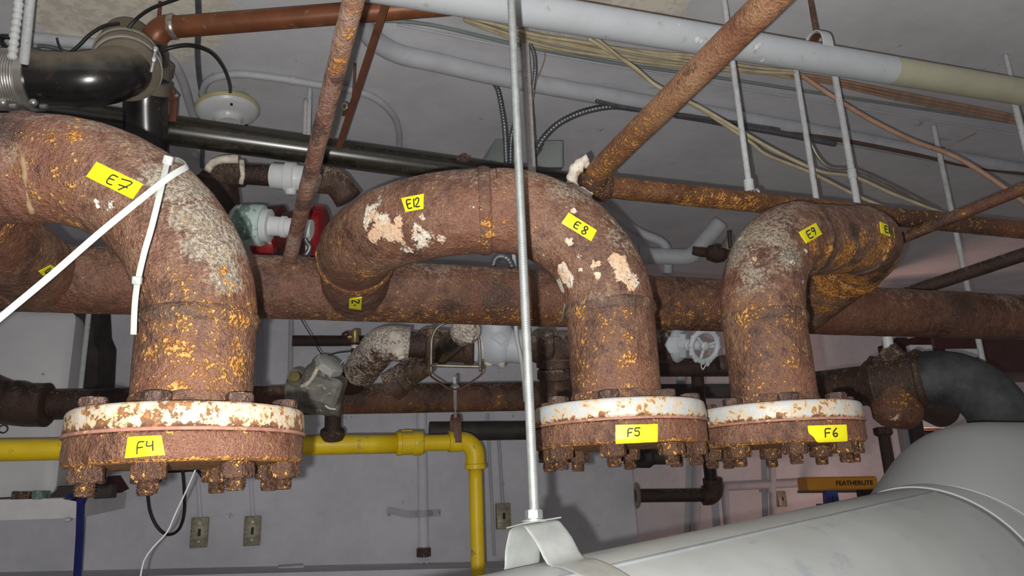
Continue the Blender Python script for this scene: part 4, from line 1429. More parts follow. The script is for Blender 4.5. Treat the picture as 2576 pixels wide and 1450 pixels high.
# brass drain valve and pipes behind
t = thing('drain_valve', 'small brass drain valve with red handle above the lower header', 'valve', P(890, 905, 2.3))
part('body', join(lathe(P(893, 862, 2.3), UPV, [(0, .012), (.004, .013), (.034, .0125), (.04, .0105)], 20), lathe(P(893, 848, 2.3), -RGT + FWD * -.2, [(0, .008), (.022, .009)], 14)), M['brass'], t)
part('tail', join(lathe(P(892, 905, 2.3), UPV, [(0, .011), (.05, .0105)], 16)), M['red_dark'], t)
part('tape_ring', lathe(P(892.5, 876, 2.3), UPV, [(0, .0112), (.0005, .0118), (.010, .0118), (.0105, .011)], 20), M['porcelain'], t)
part('handle', blob(P(869, 842, 2.27), .010, 14, (1.2, .8, .9), (.003, 90)), M['red_dark'], t, 180)
run('background_pipe', 'dusty brown pipe on the wall behind the brass drain valve', 'pipe', [WP(735, 858, .05), WP(1030, 858, .05)], .024, M['rust_bg'], 24, step=.03, rough=(.001, 40))
run('thin_wire', 'thin dark wire hanging behind the header above the valve', 'wire', [P(752, 795, 2.35), P(785, 850, 2.35), P(812, 893, 2.34), P(850, 888, 2.34), P(885, 884, 2.33)], .0018, M['cable'], 8)
run('thin_wire', 'pale thin wire beside the bulbous elbow', 'wire', [P(848, 925, 2.1), P(868, 905, 2.1), P(894, 898, 2.15), P(930, 894, 2.2)], .0018, M['rod_white'], 8)
for i, (x, lab) in enumerate(((655, 'grey conduit on the wall right of the left branch pipe'), (733, 'grey conduit on the wall left of the brown wall pipe'))):
    a, b = WP(x, 790, .015), WP(x - 4, 1045, .015)
    run('conduit', lab, 'conduit', [a, b], .011, M['paint_grey'], 12)

# right of the middle branch: white valve with handwheel
t = thing('gate_valve', 'white gate valve with round spoked handwheel between the branch pipes', 'valve', P(1720, 905, 2.1))
part('body', lathe(P(1630, 868, 2.15), RGT - FWD * .2, rprof([(0, .044), (.03, .050), (.07, .052), (.075, .040)], 3), 30, (.003, 50)), M['rust_fit'], t, 50)
part('bonnet', lathe(P(1690, 868, 2.13), RGT - FWD * .5, [(0, .042), (.012, .050), (.02, .051), (.03, .044), (.034, .040)], 36), M['valve_white'], t, 50)
part('bonnet_nut', hexa(P(1712, 868, 2.10), RGT - FWD * .5, .039, .02, .1, .3), M['valve_white'], t)
part('stem', lathe(P(1725, 868, 2.08), RGT - FWD * .5, [(0, .018), (.05, .014), (.055, .008), (.08, .007)], 18), M['valve_white'], t)
wc, wn = P(1772, 871, 2.03), nrm(RGT * .35 - FWD * 1.0 - UPV * .1)
a_, b_ = frame(wn)
part('handwheel_rim', ring(wc, wn, .042, .0080, 48), M['valve_white'], t, 180)
sp = [sweep(np.linspace(wc, wc + .043 * (math.cos(q) * a_ + math.sin(q) * b_), 6), .0045, 8) for q in (.3, 2.4, 4.5)]
for s_ in sp:
    part('spoke', s_, M['valve_white'], t, 180)
part('wheel_hub', lathe(wc - wn * .008, wn, [(0, .012), (.014, .012), (.018, .007)], 18), M['valve_white'], t)
for q in range(12):
    a = q * math.pi / 6
    part('grip_knob', blob(wc + .0445 * (math.cos(a) * a_ + math.sin(a) * b_), .0082, 8), M['valve_white'], t, 180)
part('tag_wire', sweep(cat([P(1772, 905, 2.02), P(1764, 918, 2.02), P(1768, 930, 2.02), P(1776, 918, 2.02), P(1784, 908, 2.02), P(1779, 922, 2.02), P(1786, 914, 2.02)], .003), .002, 8), M['rod_white'], t, 180)
part('hex_plug', hexa(P(1693, 868, 2.08), -FWD + RGT * .1, .026, .01, .1), M['valve_white'], t)
run('background_pipe', 'dark pipe low behind the gap between the two right branch pipes', 'pipe', [P(1560, 925, 2.5), P(1860, 925, 2.6)], .032, M['rust_bg'], 24, step=.03)
run('background_pipe', 'dark vertical pipe behind the gap between the two right branch pipes', 'pipe', [P(1752, 920, 2.6), P(1764, 1060, 2.62)], .022, M['rust_bg'], 20)
run('conduit', 'grey conduit behind the gap between the two right branch pipes', 'conduit', [P(1708, 910, 3.0), P(1718, 1010, 3.0)], .02, M['paint_grey'], 16)
solo('background_beam', box(P(1740, 985, 2.9), (.36, .06, .05), ex=RGT, ez=up, bev=.004), M['dark_metal'], 'dark beam just above the two touching flanges', 'beam')
solo('wood_block', box(P(1825, 915, 2.5), (.05, .05, .05), ex=RGT, ez=up, bev=.004), M['rust_fit'], 'brown block left of the right branch pipe', 'block')

# ------------------------------------------------------------------ plastic unions behind the left elbow
ZU = 1.80
t = thing('pipe_union', 'crusted brown nipple with white plastic union under the black pipe', 'pipe fitting', P(700, 490, ZU))
ud = nrm(P(880, 460, ZU) - P(520, 432, ZU))
part('elbow', sweep(route_all([P(520, 520, ZU + .02), P(536, 434, ZU), P(612, 437, ZU)], .045, .006), .0335, 30, rough=(.003, 50)), M['rust_fit'], t, 180)
part('lime_crust', sweep(cat([P(520, 432, ZU - .03), P(532, 412, ZU - .03), P(560, 402, ZU - .03), P(600, 402, ZU - .025)], .004), .010, 10, rough=(.005, 60)), M['scab'], t, 180)
part('lime_crust', sweep(cat([P(608, 405, ZU - .025), P(611, 440, ZU - .036), P(606, 462, ZU - .03)], .004), .006, 10, rough=(.003, 80)), M['scab'], t, 180)
part('nipple', sweep(np.linspace(P(604, 437, ZU), P(690, 443, ZU), 16), .0255, 28, rough=(.0006, 60)), M['rust_bg'], t, 180)
part('union', lathe(P(683, 443, ZU), ud, rprof([(0, .027), (.002, .031), (.034, .031), (.036, .0335), (.037, .0375), (.058, .0375), (.060, .033), (.064, .031), (.10, .031), (.104, .027)], 2), 36), M['pvc_white'], t, 40)
part('drip_nut', join(lathe(P(731, 470, ZU - .01), -UPV, [(0, .014), (.016, .0135), (.02, .010)], 18)), M['pvc_white'], t, 50)
part('elbow', sweep(route_all([P(788, 450, ZU), P(846, 456, ZU), P(876, 502, ZU)], .035, .006), .0335, 30, rough=(.003, 50)), M['rust_fit'], t, 180)
part('lime_crust', sweep(cat([P(792, 424, ZU - .02), P(800, 450, ZU - .036), P(793, 482, ZU - .02)], .004), .008, 10, rough=(.004, 70)), M['scab'], t, 180)
t = thing('brown_riser', 'dark brown domed pipe end behind the left elbow', 'pipe', P(540, 640, 1.75))
part('body', lathe(P(545, 660, 1.82), UPV - RGT * .03, rprof([(0, .058), (.16, .058), (.19, .055), (.212, .042), (.222, .022), (.226, .002)], 3), 36, (.001, 40)), M['rust_bg'], t, 60)
t = thing('plastic_union', 'teal stained white plastic union reducing to a white tube', 'pipe fitting', P(650, 615, 1.72))
d_ = nrm(P(745, 572, 1.72) - P(600, 560, 1.72))
part('stained_nut', lathe(P(585, 562, 1.72), d_, rprof([(0, .034), (.01, .044), (.040, .046), (.047, .0485), (.070, .0485), (.073, .046)], 3), 36, (.001, 40)), M['pvc_teal'], t, 40)
part('collar', lathe(P(660, 567, 1.72), d_, [(0, .038), (.001, .039), (.018, .039), (.019, .030)], 36), M['pvc_white'], t, 50)
part('tube', lathe(P(677, 568, 1.72), d_, [(0, .0235), (.028, .0225), (.030, .0255), (.040, .0255), (.042, .022), (.10, .022)], 32), M['pvc_white'], t, 40)
part('corrosion', blob(P(612, 560, 1.685), .034, 20, (.9, .5, 1.3), (.008, 50)), M['teal_dark'], t, 180)
t = thing('red_pump', 'red enamelled pump body with ribbed flange behind the rusty strut', 'pump', P(730, 640, 1.9))
part('housing', lathe(P(650, 580, 1.92), d_, rprof([(0, .05), (.02, .064), (.06, .070), (.065, .055), (.115, .055)], 3), 36), M['red_dark'], t, 40)
part('flange', lathe(P(783, 582, 1.86), d_, rprof([(0, .057), (.003, .062), (.030, .062), (.033, .057)], 2), 40), M['red_plastic'], t, 40)
for k in range(10):
    a = 2 * math.pi * k / 10
    w_, v_ = frame(d_)
    c = P(783, 582, 1.86) + d_ * .016 + .062 * (math.cos(a) * w_ + math.sin(a) * v_)
    part('flange_rib', box(c, (.026, .010, .006), ex=d_, ez=math.cos(a) * w_ + math.sin(a) * v_, bev=.001), M['red_plastic'], t)
part('nose', lathe(P(668, 615, 1.80), -UPV * .3 - FWD * .9, [(0, .03), (.03, .028), (.034, .02)], 24), M['red_plastic'], t)
run('grey_cable', 'grey cable tangle between the strut and the red flange', 'cable', [P(765, 520, 1.74), P(772, 560, 1.74), P(778, 580, 1.74), P(766, 600, 1.74), P(780, 622, 1.74), P(764, 650, 1.74)], .006, M['flex'], 10)
run('grey_cable', 'greenish cable curl beside the red flange', 'cable', [P(752, 540, 1.75), P(780, 560, 1.75), P(785, 590, 1.75), P(772, 615, 1.75), P(775, 660, 1.75)], .004, M['cream_cable'], 10)
solo('armoured_cable', flex([P(1240, 670, 1.75), P(1248, 650, 1.75), P(1266, 646, 1.75), P(1284, 662, 1.75), P(1292, 700, 1.78), P(1296, 800, 1.95)], .0085, .007), M['flex'], 'grey armoured conduit curl peeking over the header under the middle branch', 'cable', 180)
solo('armoured_cable', flex([P(1284, 420, 2.02), P(1288, 520, 1.95), P(1292, 630, 1.85), P(1302, 800, 1.96)], .0055, .006), M['flex_white'], 'thin armoured cable right of the conduit curl', 'cable', 180)

# painted pipes seen between middle and right branch
t = thing('painted_pipe', 'grey painted pipe bend seen between the middle and right branch', 'pipe', P(1640, 665, 2.7))
part('pipe', sweep(route_all([P(1500, 640, 2.72), P(1738, 648, 2.72), P(1812, 560, 2.72)], .06, .01), .030, 28), M['paint_grey'], t, 180)
part('collar', lathe(P(1606, 642, 2.72), RGT, [(0, .03), (.001, .037), (.03, .037), (.035, .03)], 28), M['paint_grey'], t)
run('painted_pipe', 'grey conduit sloping down behind the middle elbow', 'conduit', [P(1515, 515, 2.75), P(1600, 580, 2.75), P(1672, 618, 2.75), P(1680, 690, 2.78)], .017, M['paint_grey'], 18)
t = thing('old_valve', 'dark old valve in the shade left of the right elbow', 'valve', P(1830, 640, 2.5))
part('body', join(lathe(P(1742, 632, 2.70), RGT - UPV * .12 - FWD * .3, rprof([(0, .018), (.05, .018), (.055, .028), (.085, .036), (.115, .028), (.12, .018), (.30, .018)], 3), 24, (.003, 40))), M['rust_bg'], t, 60)
part('bonnet', lathe(P(1833, 622, 2.58), UPV - FWD * .3, [(0, .026), (.02, .022), (.026, .014), (.04, .012)], 18, (.002, 50)), M['valve_grey'], t)
part('stem', sweep(np.linspace(P(1838, 625, 2.48), P(1834, 580, 2.48), 8), .007, 10), M['dark_metal'], t, 180)


# ------------------------------------------------------------------ ceiling conduits, rods and cables
def cpath(pts, off):
    return [CP(x, y, off) for x, y in pts]


run('overhead_conduit', 'broad grey painted pipe curving along the ceiling behind the threaded rod', 'pipe',
    cpath([(905, 45), (935, 95), (1000, 135), (1100, 158), (1240, 190), (1440, 228), (1640, 262), (1860, 300), (2120, 345), (2400, 398), (2700, 450), (3300, 555)], .03), .024, M['paint_grey'], 24, step=.02)
t = thing('conduit', 'slim grey conduit curving across the ceiling behind the lampholder', 'conduit', CP(1004, 400, .015))
part('tube', sweep(cat(cpath([(508, 240), (516, 212), (540, 196), (600, 187), (700, 198), (800, 214), (880, 226), (940, 246), (985, 285), (1003, 330), (1004, 400)], .014), .012), .0095, 14), M['paint_grey'], t, 180)
part('coupling', sweep(np.array(cpath([(729, 202), (742, 204)], .014)), .0115, 14), M['paint_grey'], t, 60)
solo('armoured_cable', flex(cpath([(498, -10), (500, 60), (497, 130), (502, 200), (510, 250), (512, 300), (508, 420)], .012), .007, .007), M['flex'], 'grey armoured cable dropping past the copper pipe to the lampholder', 'cable', 180)
run('conduit', 'slim grey conduit left of the lampholder on the ceiling', 'conduit', cpath([(415, 140), (440, 165), (462, 210), (480, 270), (490, 300), (478, 305)], .012), .012, M['paint_grey'], 12)
run('conduit', 'pale conduit along the ceiling behind the drooping black cable', 'conduit', cpath([(30, 92), (120, 100), (260, 113), (420, 122)], .014), .014, M['paint_grey'], 14)
run('conduit', 'thin grey conduit line on the ceiling beside the bundled cables', 'conduit', cpath([(930, 50), (1080, 62), (1300, 112), (1560, 160), (1856, 203), (2115, 243), (2512, 303), (2700, 330)], .008), .0045, M['box_grey'], 8, step=.03)
run('conduit', 'thin pale conduit line just below the bundled cables', 'conduit', cpath([(1000, 62), (1100, 82), (1300, 122), (1500, 158), (1760, 205), (2100, 262), (2560, 340)], .008), .003, M['paint_grey'], 8, step=.03)

# bundle of cream cables
bd = [(1168, 40), (1250, 66), (1350, 96), (1470, 120), (1640, 148), (1760, 162), (1900, 176), (2000, 186)]
for k in range(7):
    o = (k - 3) * 4.2
    w = [(x + random.uniform(-3, 3), y + o + random.uniform(-3.5, 3.5) + 6 * math.sin(x * .006 + k)) for x, y in bd]
    names = ['topmost', 'second from the top', 'third from the top', 'middle', 'third from the bottom', 'second from the bottom', 'lowest']
    run('cream_cable', 'dusty cream cable, ' + names[k] + ' in the bundle under the ceiling', 'cable', cpath(w, .03 + .004 * (k % 3)), .0042, M['cream_cable'], 8, group='bundle of cream cables', step=.02)
for k, (o, lab) in enumerate(((0, 'upper'), (9, 'middle'), (18, 'lower'))):
    w = [(1990, 184 + o * .4), (2100, 200 + o * .7), (2240, 228 + o), (2360, 252 + o), (2480, 276 + o), (2620, 305 + o)]
    run('tan_cable', 'tan cable, %s of three strung right under the white pipe' % lab, 'cable', cpath(w, .03), .0042, M['tan_cable'], 8, group='tan cables under the white pipe', step=.02)
run('cream_cable', 'cream cable sagging right from the bundle past the diagonal pipe, upper one', 'cable', [CP(1480, 97, .06), P(1590, 165, 1.75), P(1655, 218, 1.75), P(1760, 270, 1.78), P(1870, 334, 1.8), P(1960, 385, 1.82), P(2065, 432, 1.85), P(2150, 446, 1.9), P(2250, 490, 1.95), P(2400, 548, 2.0)], .0045, M['cream_cable'], 10)
run('cream_cable', 'cream cable sagging right from the bundle past the diagonal pipe, lower one', 'cable', [CP(1500, 97, 0.08), P(1610, 185, 1.78), P(1655, 216, 1.78), P(1760, 274, 1.81), P(1880, 352, 1.82), P(1930, 390, 1.84), P(2040, 435, 1.88), P(2160, 495, 1.92), P(2260, 535, 1.97)], .0042, M['cream_cable'], 10)
run('tan_cable', 'flat tan cable running steeply down to the right edge', 'cable', [CP(2020, 192, .05), P(2090, 240, 1.9), P(2180, 296, 1.9), P(2290, 352, 1.9), P(2380, 385, 1.9), P(2440, 415, 1.88), P(2530, 475, 1.86), P(2640, 560, 1.84)], .0062, M['tan_cable'], 10)
run('thin_wire', 'thin wire branching up from the tan cable knot', 'wire', [P(2376, 378, 1.9), P(2410, 358, 1.9), P(2452, 338, 1.95)], .0013, M['tan_cable'], 6)
run('dark_cable', 'dark cable hugging the ceiling pipe on the right', 'cable', cpath([(1700, 292), (1900, 322), (2100, 350), (2300, 388), (2450, 420), (2600, 440)], .05), .007, M['brown_trim'], 10, step=.02)
run('dark_cable', 'dark looped cable between the right hanger rods', 'cable', [P(2030, 330, 1.95), P(2042, 365, 1.95), P(2062, 400, 1.95), P(2090, 422, 1.95), P(2150, 428, 1.95), P(2230, 462, 1.97), P(2360, 530, 2.0)], .0042, M['wire_steel'], 10)

# flexible metal conduits and junction box around the threaded rod
solo('armoured_cable', flex([CP(1226, 200, .02), P(1238, 205, 2.0), P(1252, 225, 2.0), P(1262, 270, 2.0), P(1270, 330, 2.0), P(1274, 410, 2.02)], .0078, .0075), M['flex'], 'grey armoured conduit curling down left of the threaded rod', 'cable', 180)
solo('armoured_cable', flex([P(1296, 305, 2.0), P(1286, 350, 2.0), P(1284, 420, 2.02)], .0068, .0075), M['flex'], 'second grey armoured conduit partly hidden by the threaded rod', 'cable', 180)
solo('armoured_cable', flex([P(1335, 112, 1.75), P(1344, 140, 1.75), P(1346, 180, 1.75), P(1340, 225, 1.76)], .005, .006), M['flex'], 'short armoured cable bowing right of the painted rod', 'cable', 180)
solo('armoured_cable', flex([P(1352, 372, 2.05), P(1372, 342, 2.05), P(1410, 308, 2.05), P(1470, 281, 2.05), P(1540, 268, 2.05), P(1600, 274, 2.08), P(1700, 288, 2.1), P(1830, 312, 2.15), P(1960, 335, 2.2), P(2100, 362, 2.3)], .0098, .009), M['flex'], 'dark armoured conduit arching from the junction box to the right', 'cable', 180)
solo('armoured_cable', flex(cpath([(1500, 254), (1560, 268), (1660, 284), (1790, 300), (1960, 326)], .06), .006, .007), M['flex'], 'thin armoured cable crossing over the arching conduit', 'cable', 180)
t = thing('junction_box', 'grey green square junction box behind the painted rod', 'box', P(1378, 420, 2.1))
part('body', box(P(1380, 392, 2.12), (.078, .06, .076), ex=RGT, ez=UPV, bev=.004), M['box_grey'], t, 30)
part('cover', box(P(1380, 391, 2.088), (.070, .003, .068), ex=RGT, ez=UPV, bev=.001), M['box_grey'], t, 30)
part('connector', lathe(P(1352, 372, 2.08), P(1372, 342, 2.05) - P(1352, 372, 2.05), [(-.02, .014), (.006, .014), (.008, .011), (.02, .011)], 16), M['flex'], t)
t = thing('junction_box', 'dark grey tilted box behind the armoured conduits', 'box', P(1240, 430, 2.2))
part('body', prism([P(1212, 402, 2.15), P(1246, 350, 2.2), P(1300, 350, 2.2), P(1300, 432, 2.15), P(1212, 432, 2.15)], .08, FWD), M['box_grey'], t, 0)
run('twisted_wire', 'rusty twisted wire end sticking up left of the threaded rod', 'wire', [P(1255, 215, 1.98), P(1252, 180, 1.98), P(1247, 150, 1.98), P(1248, 128, 1.98), P(1256, 122, 1.98), P(1266, 128, 1.98), P(1258, 128, 1.98)], .0024, M['brown_trim'], 8)
run('thin_wire', 'thin tan wire curving beside the short armoured cable', 'wire', [P(1353, 100, 1.8), P(1366, 118, 1.8), P(1371, 140, 1.8), P(1362, 172, 1.8), P(1350, 200, 1.8), P(1340, 250, 1.8)], .0012, M['tan_cable'], 6)
run('thin_wire', 'small dark hook wire on the ceiling pipe', 'wire', [P(1440, 212, 2.0), P(1443, 225, 2.0), P(1434, 238, 2.0), P(1415, 242, 2.0)], .0016, M['wire_steel'], 6)

# vertical hanger rods
sh, a, b = plumb(1329, 250, 1.72, 455, 40, .0092, 16, (.0003, 90))
solo('hanger_rod', sh, M['rod_rusty'], 'painted hanger rod with rust streaks right behind the threaded rod', 'rod', 180)


def hanger(px, py, d, y0, y1, r, label, mat='rod_white'):
    sh, a, b = plumb(px, py, d, y0, y1, r, 14, (.0004, 120))
    return solo('hanger_rod', sh, M[mat], label, 'rod', 180, group='painted hanger rods under the ceiling'), a, b


o, a, b = hanger(1862, 300, 1.55, 458, -60, .0062, 'painted hanger rod ending in a hooked coupling on the cross pipe')
t = thing('rod_coupling', 'crusted rod coupling with bent hook on the cross pipe', 'coupling', a)
part('sleeve', lathe(a - up * .022, up, [(0, .0085), (.001, .0098), (.026, .0098), (.028, .007)], 18, (.0006, 120)), M['rod_white'], t)
part('eye', blob(a - up * .032, .0155, 16, (1, .8, 1), (.003, 90)), M['rust_fit'], t, 180)
part('hook', sweep(cat([a - up * .026 + RGT * .004, P(1905, 478, 1.53), P(1912, 500, 1.52), P(1911, 514, 1.52)], .003), .0032, 8), M['rod_white'], t, 180)
hz = hp(2062)
hanger(2031, 360, 1.72, 640, 170, .0066, 'slim painted hanger rod meeting the right elbow, left of a thicker one')
o, a, b = hanger(2128, 350, 1.74, 640, 180, .0078, 'thicker painted hanger rod meeting the right elbow')
t = thing('rod_coupling', 'painted rod coupling on the thicker hanger rod', 'coupling', P(2138, 446, 1.74))
part('sleeve', lathe(plumb(2128, 350, 1.74, 450, 420, .005)[1], up, [(0, .0080), (.002, .0098), (.022, .0098), (.024, .008)], 18), M['rod_white'], t)
hanger(2372, 430, 2.25, 930, 315, .0078, 'long thin hanger rod passing behind header at the right')
hanger(2570, 330, 1.80, 720, 230, .0075, 'hanger rod at the right edge below the cream pipe')
hanger(2537, 170, 1.95, 210, 130, .006, 'short hanger rod at the right edge above the cream pipe')
hanger(778, 260, 1.95, 356, 178, .0068, 'faint painted rod behind the rusty strut, taller of two')
hanger(768, 300, 1.93, 356, 250, .006, 'faint painted rod behind the rusty strut, shorter of two', 'rod_rusty')
# brown swing rod with clamp
t = thing('swing_rod', 'brown painted flat rod slanting behind the rusty strut with a small clamp', 'rod', P(853, 362, 1.75))
part('bar', sweep(np.linspace(P(972, 5, 1.45), P(852, 372, 1.80), 40), 1, 12, flat=(.0078, .0035), uphint=RGT), M['brown_rod'], t, 50)
part('clamp', box(P(874, 277, 1.70), (.020, .014, .032), ex=RGT, ez=P(900, 200, 1.6) - P(870, 290, 1.7), bev=.003), M['brown_rod'], t)
part('eye', ring(P(866, 268, 1.68), FWD + RGT * .3, .007, .0025, 20), M['wire_steel'], t, 180)
part('pin', sweep(np.linspace(P(886, 270, 1.70), P(893, 160, 1.72), 12), .0026, 8), M['brown_rod'], t, 180)

# ------------------------------------------------------------------ left lower corner
t = thing('metal_cabinet', 'large pale cabinet with rounded corners at the left edge', 'cabinet', P(0, 1240, 2.42))
cu_, cv_ = nrm(P(180, 1000, 2.45) - P(-200, 1006, 2.35)), up
cb = P(-42, 1010, 2.40)
part('body', box(cb + np.cross(cu_, up) * -.06, (.48, .14, .61), ex=cu_, ez=up, bev=.03), M['cabinet'], t, 40)
part('knock_out', ring(P(8, 1080, 2.325), -WN, .012, .0025, 24), M['dark_metal'], t, 180)
for px, py in ((108, 942), (105, 975)):
    part('dent', lathe(P(px, py, 2.345), -FWD, [(0, .004), (.003, .0035)], 12), M['paint_grey'], t)
solo('steel_column', prism([P(172, 780, 2.62), P(231, 780, 2.62), P(235, 858, 2.62), P(247, 888, 2.62), P(234, 1180, 2.62), P(150, 1180, 2.62)], .12, FWD), M['dark_metal'], 'dark steel column behind the pale cabinet', 'column', 0)
run('conduit', 'slim white conduit in front of the dark column', 'conduit', [plumb(211, 900, 2.38, 1090, 760, .01)[1], plumb(211, 900, 2.38, 1090, 760, .01)[2]], .0082, M['rod_white'], 14)
A_, B_, C_ = P(-200, 1290, 2.20), P(206, 1278, 2.30), P(316, 1259, 2.85)
D_ = A_ + (C_ - B_)
t = thing('light_fixture', 'grey white hanging shelf like fixture at the lower left', 'fixture', B_ - up * .03)
part('tray', prism([q - up * .030 for q in (A_, B_, C_, D_)], .060, up), M['shelf'], t, 0)
part('knob', blob(P(170, 1308, 2.25), .010, 14, (1.1, 1, .8)), M['porcelain'], t, 180)
solo('maroon_panel', prism([P(205, 1249, 2.45), P(306, 1240, 2.62), P(284, 1206, 2.62), P(200, 1212, 2.45)], .05, FWD), M['maroon'], 'dark maroon panel standing on the hanging fixture', 'panel', 0)
solo('packing_block', box(P(62, 1249, 2.30), (.055, .05, .03), ex=RGT, ez=up, bev=.004), M['rust_fit'], 'pale block squeezed between cabinet and fixture, left one', 'block')
solo('packing_block', box(P(104, 1246, 2.30), (.03, .05, .026), ex=RGT, ez=up, bev=.003), M['teal_dark'], 'greenish block squeezed between cabinet and fixture, right one', 'block')
solo('steel_bracket', box(P(120, 1243, 2.42), (.40, .06, .045), ex=cu_, ez=up, bev=.004), M['dark_metal'], 'dark steel bracket under the pale cabinet', 'bracket')
t = thing('blue_strap', 'glossy blue plastic strap dangling from the fixture corner', 'strap', P(197, 1460, 2.22))
part('tail', sweep(cat([P(203, 1252, 2.215), P(203, 1275, 2.215), P(202, 1300, 2.215), P(201, 1340, 2.215), P(198, 1390, 2.215), P(195, 1440, 2.215), P(192, 1500, 2.215)], .01), 1, 14, flat=(.0115, .004), uphint=RGT), M['blue'], t, 60)
part('wrap', prism([P(158, 1256, 2.24), P(206, 1236, 2.22), P(218, 1250, 2.23), P(208, 1272, 2.20), P(190, 1262, 2.20)], .012, FWD), M['blue'], t, 0)
part('fold', sweep(cat([P(170, 1250, 2.215), P(190, 1246, 2.205), P(210, 1244, 2.21)], .006), .009, 12, rough=(.002, 60)), M['blue'], t, 180)

run('black_cable', 'black cable hanging in a U loop below the nearest flange', 'cable', [P(368, 1190, 2.6), P(371, 1240, 2.6), P(378, 1290, 2.6), P(398, 1330, 2.6), P(424, 1346, 2.6), P(450, 1332, 2.6), P(463, 1290, 2.6), P(463, 1230, 2.6), P(458, 1170, 2.6)], .0052, M['cable'], 12)
run('black_cable', 'black cable stub curving right behind the nearest flange', 'cable', [P(330, 1190, 2.65), P(440, 1186, 2.65), P(496, 1184, 2.65), P(508, 1200, 2.65), P(524, 1196, 2.65)], .006, M['cable'], 12)
run('thin_wire', 'thin frayed white wire hanging from the nearest flange to the bottom edge', 'wire', [P(497, 1170, 1.2), P(470, 1232, 1.2), P(440, 1296, 1.2), P(420, 1340, 1.2), P(385, 1378, 1.2), P(362, 1412, 1.2), P(350, 1470, 1.2)], .0014, M['flex_white'], 8)


def switch(px, py, w, h, label, deep=0.):
    c = WP(px, py, .012, deep)
    t = thing('switch_plate', label, 'switch', c - up * h / 2, 'old metal switch plates on the wall')
    part('plate', box(c, (w, .024, h), ex=HD, ez=up, bev=.004), M['plate_old'], t, 40)
    part('toggle_slot', box(c + WN * .012, (w * .16, .006, h * .24), ex=HD, ez=up), M['dark_hole'], t, 0)
    for s in (-1, 1):
        part('plate_screw', lathe(c + up * s * h * .3 + WN * .011, WN, [(0, .0045), (.002, .004)], 12), M['wire_steel'], t)
    return c


for px, py, top, lab in ((502, 1340, 1180, 'old switch plate below the nearest flange, left of two'), (635, 1336, 1160, 'old switch plate right of its twin under the yellow pipe')):
    c = switch(px, py, .066, .116, lab)
    run('conduit', 'thin wall conduit above the ' + ('left' if px < 550 else 'right') + ' switch plate under the yellow pipe', 'conduit', [c + up * .05, WP(px - 6, top, .012)], .0085, M['wall'], 10)
c = switch(1266, 1299, .066, .112, 'old switch plate left of the threaded rod nut')
run('conduit', 'thin wall conduit above the switch plate beside the threaded rod', 'conduit', [c + up * .05, WP(1252, 1060, .012)], .0085, M['paint_grey'], 10)
run('conduit', 'slim pale conduit between the yellow drop pipe and threaded rod', 'conduit', [WP(1244, 1400, .01), WP(1226, 1040, .01)], .0075, M['paint_grey'], 10)
run('dark_pipe', 'dark pipe on the wall behind the yellow elbow', 'pipe', [P(1080, 1086, 2.86), P(1640, 1080, 3.05)], .037, M['dark_metal'], 24, step=.05)
# wall pipe with clamp
t = thing('clamped_pipe', 'grey painted pipe clamped to the wall left of the yellow drop pipe', 'pipe', WP(1065, 1412, .04))
part('pipe', sweep(np.linspace(WP(1066, 1390, .035), WP(1060, 1000, .035), 20), .0225, 24), M['wall'], t, 180)
part('base_coupling', lathe(WP(1066, 1402, .035), up, [(0, .026), (.002, .031), (.035, .031), (.04, .023)], 24, (.001, 60)), M['rust_fit'], t)
cl = WP(1063, 1293, .035)
part('clamp', sweep(cat([cl - HD * .15 - WN * .028 + up * .02, cl - HD * .12 - WN * .025 + up * .015, cl - HD * .06 - WN * .018, cl - HD * .028 + WN * .0, cl - HD * .018 + WN * .02, cl + WN * .0255, cl + HD * .018 + WN * .02, cl + HD * .028 + WN * .0, cl + HD * .05 - WN * .02, cl + HD * .085 - WN * .026], .006), 1, 12, flat=(.014, .0018), uphint=up), M['paint_grey'], t, 50)
for s in (-.14, -.045, .045, .08):
    part('clamp_bolt', lathe(cl + HD * s - WN * (.018 if abs(s) < .06 else .027), WN, [(0, .006), (.006, .005)], 12), M['wire_steel'], t)
for s in (-.012, .012):
    part('prong', sweep(np.linspace(WP(1066, 1402, .035) + HD * s, WP(1066, 1402, .035) + HD * s - up * .045, 5), .005, 10), M['wall'], t, 180)
# ledge at the foot of the visible wall
l0, l1 = WP(-400, 1449), WP(1330, 1411)
solo_l = prism([l0 - WN * .01, l1 - WN * .01, l1 + WN * .30, l0 + WN * .30], -.25, up)
struct('wall_ledge', solo_l, M['ceil'])
solo('ledge_cap', box(WP(732, 1432, .06) + up * .0, (.10, .10, .03), ex=HD, ez=up, bev=.006), M['ceil'], 'small raised cap on the wall ledge at the bottom edge', 'cap')

# ------------------------------------------------------------------ right lower: insulated pipe
t = thing('tee_pipe', 'big rusted pipe tee below the header right of the last flange', 'pipe fitting', P(2255, 1085, 1.9))
part('run', sweep(np.linspace(P(2330, 952, 1.83), P(2200, 968, 1.90), 26), .0700, 48, rough=(.0015, 40)), M['rust_h'], t, 180)
part('reducer', lathe(P(2212, 967, 1.90), P(2040, 984, 2.02) - P(2212, 967, 1.90), [(0, .0705), (.02, .064), (.035, .052), (.30, .050)], 44, (.001, 40)), M['rust_h'], t, 60)
sh = lathe(P(2262, 955, 1.86), P(2252, 1080, 1.84) - P(2262, 955, 1.86), rprof([(0, .060), (.080, .060), (.106, .052), (.120, .032), (.124, .001)], 4), 44, (.0012, 40))
part('outlet_cap', sh, M['rust_h'], t, 60, paint(sh, [(2250, 1050, 24, 1, .4), (2235, 1060, 20, 1, .3), (2270, 1000, 40, 0, .5)]))
part('weld_bead', flat_ring(P(2318, 953, 1.835), P(2330, 952, 1.83) - P(2200, 968, 1.90), .0705, .008, .003), M['weld'], t, 180)
